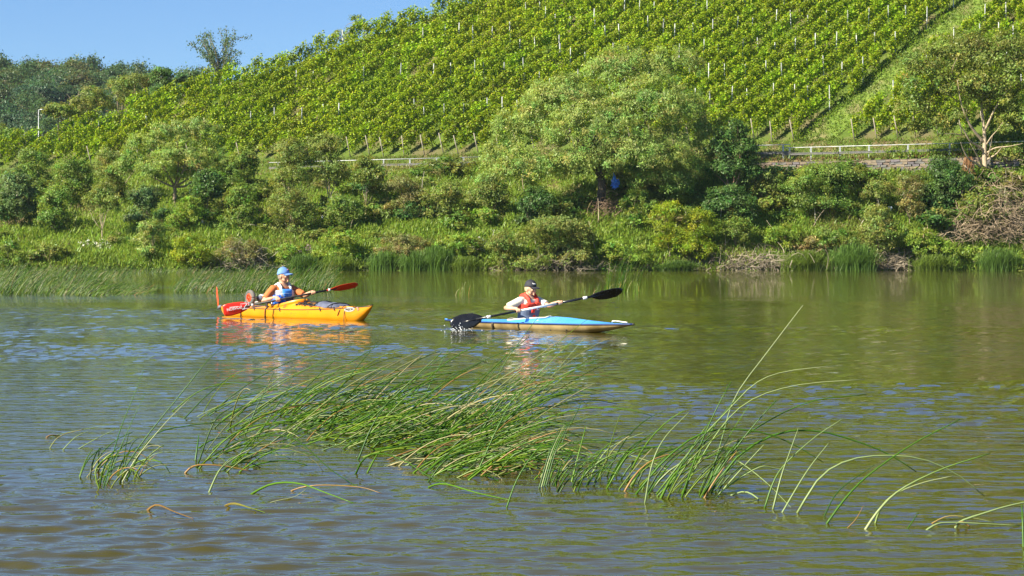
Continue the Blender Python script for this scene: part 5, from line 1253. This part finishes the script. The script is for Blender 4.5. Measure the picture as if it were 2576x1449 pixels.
# boy ------------------------------------------------------------------
OB = K2+K2R @ np.array([-.13, 0, 0]); YAW2 = -R(51.5); sb = .84
TB = [(.04, -.02, .100, .140), (.12, -.02, .096, .132), (.21, -.015, .088, .122), (.30, 0, .092, .136), (.37, .005, .090, .148), (.415, .0, .075, .135), (.45, -.005, .060, .080), (.475, -.005, .052, .056)]
boy, prof, put, torso, geo, s_, Rh = paddler(OB, YAW2, sb, 'boy in a black cap, cream shirt and red and slate-blue life vest, looking aside, paddling', TB, (.0, .150, .405), (.393, .637), ((-.75, -.62, -.25), (.25, .15, -1.0)), np.array([.030, 0, .572]), R(16), R(7), (PA2, PB2), SKIN_B, (.235, .215), (.85, .75), SHIRTW)
V, F = sphere(28, 20); k = [(V[f].mean(axis=0)) for f in F[0]]; q = np.array([c[0] < .10 and -.50 < c[2] < .45 for c in k])
MB().add(put(V*np.array([.1035, .0775, .114])*sb*np.where(V[:, 2:3] < 0, [[1.0, .97, 1]], [[1, 1, 1]])), F[0][q]).build('hair', HAIRB, boy)
def boy_logo(c):
    m = MB(); f = lambda x, y, z: put(np.array([[x, y, z]])*sb)[0]
    for y0, y1, za, zb_ in ((-.052, -.044, .098, .072), (-.044, -.036, .072, .096), (-.036, -.03, .096, .076), (-.028, -.02, .076, .090), (-.02, -.012, .090, .076), (-.012, -.004, .076, .084), (-.05, -.042, .084, .086)):
        xs = lambda y, z: .111*math.sqrt(max(.05, 1-(y/.088)**2-((z-.034)/.112)**2)); m.tube([f(xs(y0, za), y0, za), f(xs(y1, zb_), y1, zb_)], .0035*sb, 5)
    m.build('cap_logo', WPRINT, c)
cap(boy, put, sb, CAPK, CAPK, boy_logo)
m = MB(); torso(m, .036, .075, .30)
vest = fuse('life_vest', m, VSLATE, boy, .007, 4)
m = MB(); torso(m, .034, .235, .36)
for sg in (-1, 1): m.tube([[.085, sg*.058, .33], [.075, sg*.075, .41], [.01, sg*.085, .475], [-.065, sg*.075, .46], [-.09, sg*.06, .36]], [[.046, .024]]*5, 12, ref=(0, 1, 0))
m.tube([[.07, -.06, .43], [.0, -.08, .475], [-.07, 0, .50], [.0, .08, .475], [.07, .06, .43]], .024, 9)
fuse('vest_top', m, VRED, vest, .007, 4)
for a0, a1, z0, z1, off, th, mt, nm in ((-.75, -.02, .325, .375, .028, .022, VRED, 'collar_flap'), (.05, .75, .335, .385, .028, .022, VRED, 'collar_flap'), (.22, .62, .275, .315, .036, .005, WPRINT, 'white_label'), (-.30, .02, .235, .305, .034, .016, VRED, 'front_panel')):
    V, F = surf_patch(prof, a0, a1, z0, z1, off, th); MB().add(V, F).build(nm, mt, vest)
V, F = surf_patch(prof, .28, .50, .288, .300, .041, .004); MB().add(V, F).build('label_print', DARKT, vest)
V, F = surf_patch(prof, -1.5, 1.5, .118, .155, .036, .008, 30, 5); MB().add(V, F).build('waist_strap', BLK, vest)
V, F = surf_patch(prof, -.15, .10, .112, .162, .046, .010); MB().add(V, F).build('buckle', BLKG, vest)
V, F = surf_patch(prof, -1.45, -1.0, .04, .118, .036, .008); MB().add(V, F).build('strap_end', BLK, vest)
V, F = surf_patch(prof, -.12, .16, .17, .215, .034, .004); MB().add(V, F).build('red_emblem', VRED, vest)
# splash where the black blade leaves the water
sp = np.random.default_rng(8); m = MB(); c0 = px4(1838, 1313, 27.6); c0[2] = .0
for i in range(80):
    a_ = sp.uniform(0, 6.28); r_ = sp.gamma(2, .035); m.ball(c0+np.array([math.cos(a_)*r_*1.6, math.sin(a_)*r_, abs(sp.normal(0, .035))]), sp.uniform(.002, .008), 6, 4)
def foam_mat():
    mt, n, out = new_mat('white_foam'); p = n.nodes.new('ShaderNodeBsdfPrincipled'); p.inputs['Base Color'].default_value = (.8, .82, .84, 1); p.inputs['Roughness'].default_value = .15; n.links.new(p.outputs[0], out.inputs[0]); return mt
ob = m.build('splash', foam_mat(), None); tag(ob, 'white water drops splashing round the dipped black blade', 'splash', None, 'stuff')

# ------------------------------------------------------------------ rushes standing in the river
rr_ = np.random.default_rng(123)
GREENS = np.array([[.036, .105, .008], [.055, .145, .010], [.085, .185, .012], [.028, .080, .010], [.125, .200, .015]]); STRAW = np.array([.42, .38, .19]); PALE = np.array([.25, .33, .13]); BROWN = np.array([.32, .19, .06])
def stem_mesh(P, r, c0, c1, seg=5):
    P = np.asarray(P, float); n = len(P); V, F = tube(P, np.linspace(r, r*.35, n), seg, True)
    t = np.concatenate([np.repeat(np.linspace(0, 1, n), seg), [0, 1]])[:, None]; c = np.asarray(c0)*(1-t)+np.asarray(c1)*t
    return V, F, c
def arc(base, L, th0, th1, az, n=9):
    """starts leaning th0 from upright, ends leaning th1"""
    t = np.linspace(0, 1, n-1); th = th0+(th1-th0)*t**1.3; d = np.stack([np.sin(th)*math.cos(az), np.sin(th)*math.sin(az), np.cos(th)], 1)*L/(n-1)
    return np.vstack([base, base+np.cumsum(d, 0)])
def rush_clump(lab, stems, singles=True, cat='rushes', group=None, nm='rush_clump'):
    b = np.mean([s[0][0] for s in stems], axis=0); b[2] = 0; root = empty(nm, b); tag(root, lab, cat, group)
    if singles:
        for P, r, c0, c1 in stems[:300]:
            V, F, c = stem_mesh(P-b, r, c0, c1); link('stem', npmesh('stem', V, F, REED, True, c), root)
        stems = stems[300:]
    if stems:
        m = MB()
        for P, r, c0, c1 in stems:
            V, F, c = stem_mesh(P-b, r, c0, c1, 5 if singles else 3); m.add(V, F); m.C[-1] = c
        o = m.build('stems', REED, root)
        o['kind'] = 'stuff'
    return root
def rnd_stem(u, v, hu, lean=(.35, 1.2), azs=.35, rad=.0042, straw=.12, du=0, dv=0):
    Yw = CH*FU/(v-HV); k = Yw/FU; base = np.array([(u-1288)*k, Yw, -.03]); L = hu*k*rr_.uniform(.55, 1.25)
    g = GREENS[rr_.integers(5)]*rr_.uniform(.75, 1.25); q = rr_.random(); c0 = g*np.array([1.1, 1.0, .8]); c1 = g
    if q < straw: c0 = c1 = (STRAW, PALE, BROWN)[rr_.integers(3)]*rr_.uniform(.7, 1.1)
    elif q < straw+.08: c1 = STRAW*.8
    a0 = max(.02, rr_.normal(lean[0], .14)); a1 = a0+abs(rr_.normal(lean[1]-lean[0], .35))
    return (arc(base, L, a0, a1, rr_.normal(.05, azs)), rad*rr_.uniform(.6, 1.25), c0, c1)
def hero(pts, r=.005, c0=None, c1=None, n=14):
    """a single stem that can be followed from the water to its tip"""
    u, v = pts[0]; Yw = CH*FU/(v-HV); ve = pts[-1][1]; Ye = CH*FU/(ve-HV) if ve > v-4 else Yw+.1; n_ = len(pts)-1
    P = []
    for i, (a_, b_) in enumerate(pts):
        Yi = Yw+(Ye-Yw)*i/n_; P.append(np.array([(a_-1288)*Yi/FU, Yi, max(.006, CH+(HV-b_)*Yi/FU)]))
    P[0][2] = -.02; g = GREENS[rr_.integers(5)]
    c0 = g*[1.1, 1, .8] if c0 is None else c0; c1 = c0 if c1 is None else c1
    return (spline(P, n), r*.8, c0, c1)
def inpoly(poly, n):
    poly = np.array(poly, float); out = []
    while len(out) < n:
        u, v = rr_.uniform(poly[:, 0].min(), poly[:, 0].max()), rr_.uniform(poly[:, 1].min(), poly[:, 1].max()); c = False
        for i in range(len(poly)):
            (x0, y0), (x1, y1) = poly[i-1], poly[i]
            if (y0 > v) != (y1 > v) and u < (x1-x0)*(v-y0)/(y1-y0)+x0: c = not c
        if c: out.append((u, v))
    return out
DKG = np.array([.035, .095, .018]); PAL = np.array([.36, .40, .20])
# main mat, seen as three stands
sA = [rnd_stem(u, v, 320, (.95, 1.85), .4) for u, v in inpoly([(440, 1040), (700, 1020), (720, 1130), (560, 1120)], 60)]+[rnd_stem(u, v, 260, (.95, 1.8), .5) for u, v in inpoly([(470, 1130), (560, 1120), (640, 1180), (560, 1215), (480, 1195)], 26)]
sA += [hero([(612, 1096), (650, 1015), (690, 936)], .0065, DKG), hero([(639, 1106), (690, 1030), (738, 958)], .006, DKG), hero([(455, 1054), (520, 995), (589, 940)], .006, DKG), hero([(424, 1036), (500, 985), (584, 963), (670, 972), (754, 1009)]), hero([(521, 1238), (548, 1190), (577, 1155)], .006, PALE),
       hero([(490, 1160), (497, 1120), (500, 1095)], .007, DKG*1.5), hero([(495, 1165), (540, 1060), (590, 1020)], .006), hero([(455, 1191), (490, 1172), (560, 1172), (632, 1189)], .007, BROWN), hero([(490, 1180), (590, 1090), (720, 1065), (850, 1110)], .005), hero([(480, 1175), (600, 1110), (730, 1100), (830, 1180), (905, 1232)], .005)]
rush_clump('left part of the flattened rush bed, with two straight dark stems', sA)
sB = [rnd_stem(u, v, 320, (.95, 1.85), .45, .0052, straw=.10) for u, v in inpoly([(680, 1030), (900, 1010), (1080, 1060), (1060, 1130), (860, 1130), (700, 1100)], 150)]+[rnd_stem(u, v, 270, (1.2, 1.75), .55, .0050, .1) for u, v in inpoly([(640, 1060), (900, 1020), (1100, 1070), (1080, 1150), (880, 1150), (690, 1120)], 140)]
sB += [hero([(897, 1158), (930, 1085), (963, 1029), (1000, 985)], .0065, DKG), hero([(890, 1193), (915, 1155), (956, 1141), (1020, 1160), (1082, 1200), (1140, 1225)], .006), hero([(918, 1190), (945, 1150), (962, 1130)], .006, GREENS[2]), hero([(1061, 1005), (1098, 935), (1137, 863)], .006, DKG*1.5),
       hero([(981, 1019), (1060, 940), (1137, 884), (1231, 831)], .0045, DKG*1.3), hero([(1061, 1005), (1120, 955), (1200, 915), (1280, 880), (1352, 856)], .0045, DKG*1.3), hero([(800, 1060), (900, 1010), (1040, 1015), (1200, 1045), (1300, 1080)], .005)]
rush_clump('dense dark green middle of the flattened rush bed below the kayaks', sB)
sC = [rnd_stem(u, v, 310, (1.0, 1.8), .5, straw=.16) for u, v in inpoly([(960, 1140), (1100, 1100), (1260, 1120), (1280, 1190), (1150, 1215), (980, 1190)], 120)]+[rnd_stem(u, v, 230, (1.2, 1.8), .6, .0050, .2) for u, v in inpoly([(900, 1120), (1100, 1080), (1300, 1120), (1290, 1190), (1150, 1210), (940, 1180)], 90)]+[rnd_stem(u, v, 390, (.85, 1.5), .35) for u, v in inpoly([(1050, 1060), (1230, 1060), (1300, 1120), (1120, 1120)], 60)]
sC += [hero([(1193, 1196), (1245, 1090), (1299, 984)], .006, GREENS[1]), hero([(1210, 1045), (1255, 940), (1300, 870), (1338, 818), (1366, 782)], .0045, DKG*1.4), hero([(1342, 1022), (1387, 950), (1430, 897), (1470, 851)], .004, GREENS[1], PAL), hero([(1061, 1222), (1113, 1217), (1200, 1240), (1283, 1262)], .006, GREENS[2]), hero([(1130, 1060), (1250, 990), (1380, 960), (1500, 945)], .004, GREENS[2], PAL),
       hero([(1150, 1050), (1300, 985), (1420, 965), (1506, 962)], .004, PAL), hero([(1180, 1040), (1300, 1000), (1430, 980), (1508, 962)], .004, GREENS[1], PAL), hero([(1200, 1080), (1290, 1035), (1420, 1025), (1500, 1035)], .004, GREENS[2], BROWN), hero([(1068, 1215), (1130, 1150), (1240, 1120), (1330, 1140), (1420, 1195)], .005), hero([(1240, 1195), (1300, 1140), (1400, 1125), (1500, 1170), (1560, 1200)], .005), hero([(1283, 1075), (1400, 1020), (1500, 990), (1622, 985)], .004, GREENS[2], PAL)]
rush_clump('yellowish right part of the flattened rush bed, one stem reaching up across the blue kayak', sC)
sD = [rnd_stem(u, v, 150, (.4, 1.6), .7, straw=.3) for u, v in inpoly([(195, 1185), (330, 1165), (350, 1210), (265, 1230), (195, 1205)], 34)]
sD += [hero([(257, 1227), (300, 1090), (335, 1000), (362, 930)], .0035, DKG*1.5), hero([(262, 1224), (310, 1110), (366, 988)], .0035, DKG*1.5), hero([(285, 1210), (360, 1110), (460, 985), (520, 910), (559, 872)], .0045, DKG*1.4), hero([(300, 1215), (345, 1150), (420, 1060), (475, 1005)], .004, PAL), hero([(195, 1200), (215, 1160), (232, 1130)], .005), hero([(313, 1207), (380, 1100), (480, 1070), (590, 1060)], .005), hero([(255, 1235), (240, 1185), (275, 1150), (330, 1150), (390, 1180)], .005, GREENS[4])]
rush_clump('small rush clump at far left with thin tall stems leaning right', sD)
sE = [hero([(118, 1128), (150, 1098), (210, 1080)], .004, PALE, BROWN), hero([(148, 1133), (190, 1100), (228, 1083)], .004, PALE), hero([(115, 1100), (140, 1095), (290, 1065)], .004, GREENS[1], PALE), hero([(180, 1130), (240, 1105), (290, 1080)], .004, PALE), hero([(105, 1102), (125, 1096), (150, 1098)], .007, BROWN)]
rush_clump('few pale broken rush stems farthest left', sE)
sF = [hero([(358+i*4, 1281+i), (393, 1270+i), (440, 1288), (487, 1309)], .005, BROWN*.7, BROWN*.5) for i in range(2)]; rush_clump('single bent brown rush leaf floating low at left', sF, cat='rush leaf', nm='bent_rush')
sF = [hero([(542+i*5, 1273), (584, 1266+i*2), (630, 1278), (667, 1294)], .005, BROWN*.7, GREENS[4]) for i in range(2)]+[hero([(632, 1268), (690, 1266), (740, 1250), (770, 1231)], .003, PAL)]; rush_clump('bent brown rush leaf with a white curved tip, floating below the bed', sF, cat='rush leaf', nm='bent_rush')
sF = [hero([(615, 1241), (680, 1219), (750, 1216), (820, 1240), (890, 1270)], .007, GREENS[2]), hero([(700, 1235), (780, 1222), (900, 1225), (960, 1245)], .004, BROWN)]; rush_clump('bright green arched rush stem lying in front of the bed', sF, cat='rush stem', nm='bent_rush')
sG = [hero([(1352+6*i, 1231-2*i), (1382+6*i, 1140-3*i), (1412+8*i, 1075-6*i)], .005, (DKG, PALE*.8, GREENS[1], DKG)[i]) for i in range(4)]+[hero([(1391, 1165), (1425, 1088), (1450, 1040), (1464, 1008)], .005, DKG), hero([(1269, 1280), (1304, 1200), (1360, 1120), (1408, 1082)], .0045, GREENS[1]), hero([(1429, 1116), (1547, 1158), (1640, 1185), (1698, 1196)], .004, GREENS[2], PAL), hero([(1481, 1196), (1530, 1130), (1627, 1085)], .005, PALE), hero([(1519, 1231), (1582, 1141), (1640, 1125), (1698, 1130), (1760, 1160)], .005, GREENS[2])]+[rnd_stem(u, v, 160, (.4, 1.5), .6) for u, v in inpoly([(1330, 1200), (1500, 1190), (1500, 1240), (1340, 1240)], 26)]+[rnd_stem(u, v, 230, (.55, 1.4), .5) for u, v in inpoly([(1420, 1185), (1600, 1200), (1610, 1245), (1430, 1225)], 26)]
rush_clump('upright tuft of mixed rush stems between the bed and the right-hand clump', sG)
sH = [rnd_stem(u, v, 300, (.55, 1.1), .22, .0042, straw=.2) for u, v in inpoly([(1590, 1235), (1680, 1225), (1800, 1235), (1790, 1255), (1640, 1262)], 30)]
sH += [hero([(1776, 1232), (1815, 1110), (1850, 998), (1935, 880), (2020, 768)], .005, DKG*1.6, PAL), hero([(1641, 1245), (1740, 1130), (1832, 1032), (1900, 965), (1975, 935), (2101, 920)], .005, GREENS[2], PAL), hero([(1707, 1245), (1790, 1110), (1876, 1015), (2000, 970), (2175, 954)], .005, GREENS[2], PAL), hero([(1767, 1241), (1840, 1130), (1919, 1067), (2040, 1010), (2180, 992)], .005, GREENS[1]), hero([(1780, 1236), (1860, 1145), (1960, 1090), (2060, 1085), (2160, 1112), (2240, 1145), (2305, 1187)], .007, GREENS[1]), hero([(1589, 1245), (1680, 1150), (1780, 1085), (1900, 1085), (1990, 1115), (2071, 1163)], .006, GREENS[1]), hero([(1620, 1267), (1640, 1170), (1672, 1102), (1733, 1037)], .005, PALE*.9), hero([(1815, 1128), (1867, 1189), (1930, 1250), (1989, 1280)], .004, PALE), hero([(1810, 1246), (1870, 1237), (1905, 1255), (1900, 1270), (1870, 1268)], .005, PALE), hero([(1655, 1255), (1700, 1190), (1780, 1140)], .008, GREENS[2]), hero([(1790, 1240), (1900, 1180), (1950, 1178), (2040, 1200)], .005, PALE)]
rush_clump('big right-hand rush clump with the longest stem rising to the upper right', sH)
sI = [hero([(1919, 1280), (1945, 1215), (1976, 1167), (2050, 1100), (2119, 1054)], .005, GREENS[1], PALE), hero([(1941, 1282), (1965, 1200), (1984, 1145), (2008, 1078)], .0055, PALE*.85), hero([(1958, 1293), (2028, 1189), (2084, 1115)], .0045, PALE), hero([(1997, 1293), (2060, 1205), (2130, 1160), (2220, 1146), (2320, 1155), (2410, 1195), (2477, 1249)], .006, PALE*.9)]
rush_clump('four slender arching rush stems right of the big clump', sI)
sJ = [hero([(2069, 1319), (2130, 1250), (2193, 1189), (2300, 1115), (2414, 1056)], .006, GREENS[1]), hero([(2066, 1300), (2110, 1235), (2200, 1170)], .004, DKG), hero([(2167, 1334), (2210, 1285), (2266, 1232), (2370, 1180), (2490, 1141)], .007, PAL, GREENS[2]), hero([(2197, 1319), (2215, 1280), (2249, 1245), (2320, 1215), (2401, 1197)], .006, GREENS[4], PAL), hero([(2110, 1334), (2150, 1310), (2172, 1272)], .003, BROWN)]
rush_clump('pair of pale and green arching rush stems near the lower right', sJ)
sK = [hero([(2310, 1336), (2350, 1322), (2388, 1315), (2480, 1318), (2566, 1332)], .006, PALE), hero([(2401, 1332), (2412, 1315), (2480, 1290), (2540, 1272), (2620, 1255)], .007, PALE), hero([(2320, 1318), (2380, 1300), (2440, 1302), (2500, 1318)], .004, BROWN, PALE), hero([(2270, 1335), (2300, 1305), (2310, 1288)], .003, GREENS[1]), hero([(2575, 1380), (2572, 1300), (2570, 1270)], .005, GREENS[1]), hero([(2395, 1330), (2410, 1318), (2425, 1315), (2440, 1330)], .008, BROWN)]
rush_clump('low bent rush stems at the lower right edge', sK)
def far_clump(lab, u0, u1, v0, v1, h, n, lean=(.45, .95), rad=.009, col=.85, straw=.05):
    st = []
    for _ in range(n):
        t = rr_.random(); e = math.sin(math.pi*t)**.5
        P, r, c0, c1 = rnd_stem(u0+(u1-u0)*t+rr_.normal(0, 4), rr_.uniform(v0, v1), h*(.6+.5*e), lean, .3, rad, straw); st.append((P, r, np.asarray(c0)*col, np.asarray(c1)*col))
    return rush_clump(lab, st, False)
far_clump('long belt of tall dark green rushes along the left shore', -60, 330, 690, 706, 36, 620, rad=.016)
far_clump('rush stand at the left edge reaching out into the river', -60, 130, 722, 745, 66, 420, rad=.011)
far_clump('rounded leaning rush clump, second from the left edge', 135, 260, 728, 746, 52, 340, (.6, 1.2), .011)
far_clump('low rush clump right of the rounded leaning one', 230, 385, 726, 744, 36, 300, (.8, 1.35), .010)
far_clump('belt of rushes behind the orange kayak stern', 300, 640, 684, 692, 18, 330, rad=.018)
far_clump('dense rush stand behind the red rudder, yellowish at its foot', 430, 600, 722, 738, 48, 480, (.5, 1.0), .011)
far_clump('tall rush stand behind the man and the trolley wheel', 570, 740, 722, 736, 62, 520, (.4, .9), .011)
far_clump('tall leaning rush stand between the man and his red paddle blade', 730, 835, 722, 736, 70, 260, (.4, .9), .010)
far_clump('thin tall dark rushes behind the black paddle blade', 1520, 1610, 724, 738, 92, 60, (.02, .45), .009, .8)
far_clump('short pale rush sprouts left of the boy', 1150, 1178, 737, 745, 26, 16, (.0, .25), .007, 1.3, .4)
far_clump('short pale rush sprouts below the black paddle blade', 1460, 1610, 730, 744, 28, 46, (.0, .3), .007, 1.5, .4)

# ------------------------------------------------------------------ thin morning haze in the valley air
def haze():
    m = bpy.data.materials.new('valley_haze'); m.use_nodes = True; n = m.node_tree; n.nodes.clear(); out = n.nodes.new('ShaderNodeOutputMaterial')
    p = n.nodes.new('ShaderNodeVolumePrincipled'); p.inputs['Color'].default_value = (.72, .84, 1.0, 1); p.inputs['Density'].default_value = HAZE; p.inputs['Anisotropy'].default_value = .2
    n.links.new(p.outputs[0], out.inputs['Volume'])
    b = MB(); b.box((0, 1250, 40), (1900, 2800, 200)); o = b.build('haze', m, None, False); o['kind'] = 'stuff'; o['label'] = 'thin blue haze in the valley air'
HAZE = .00007
haze()
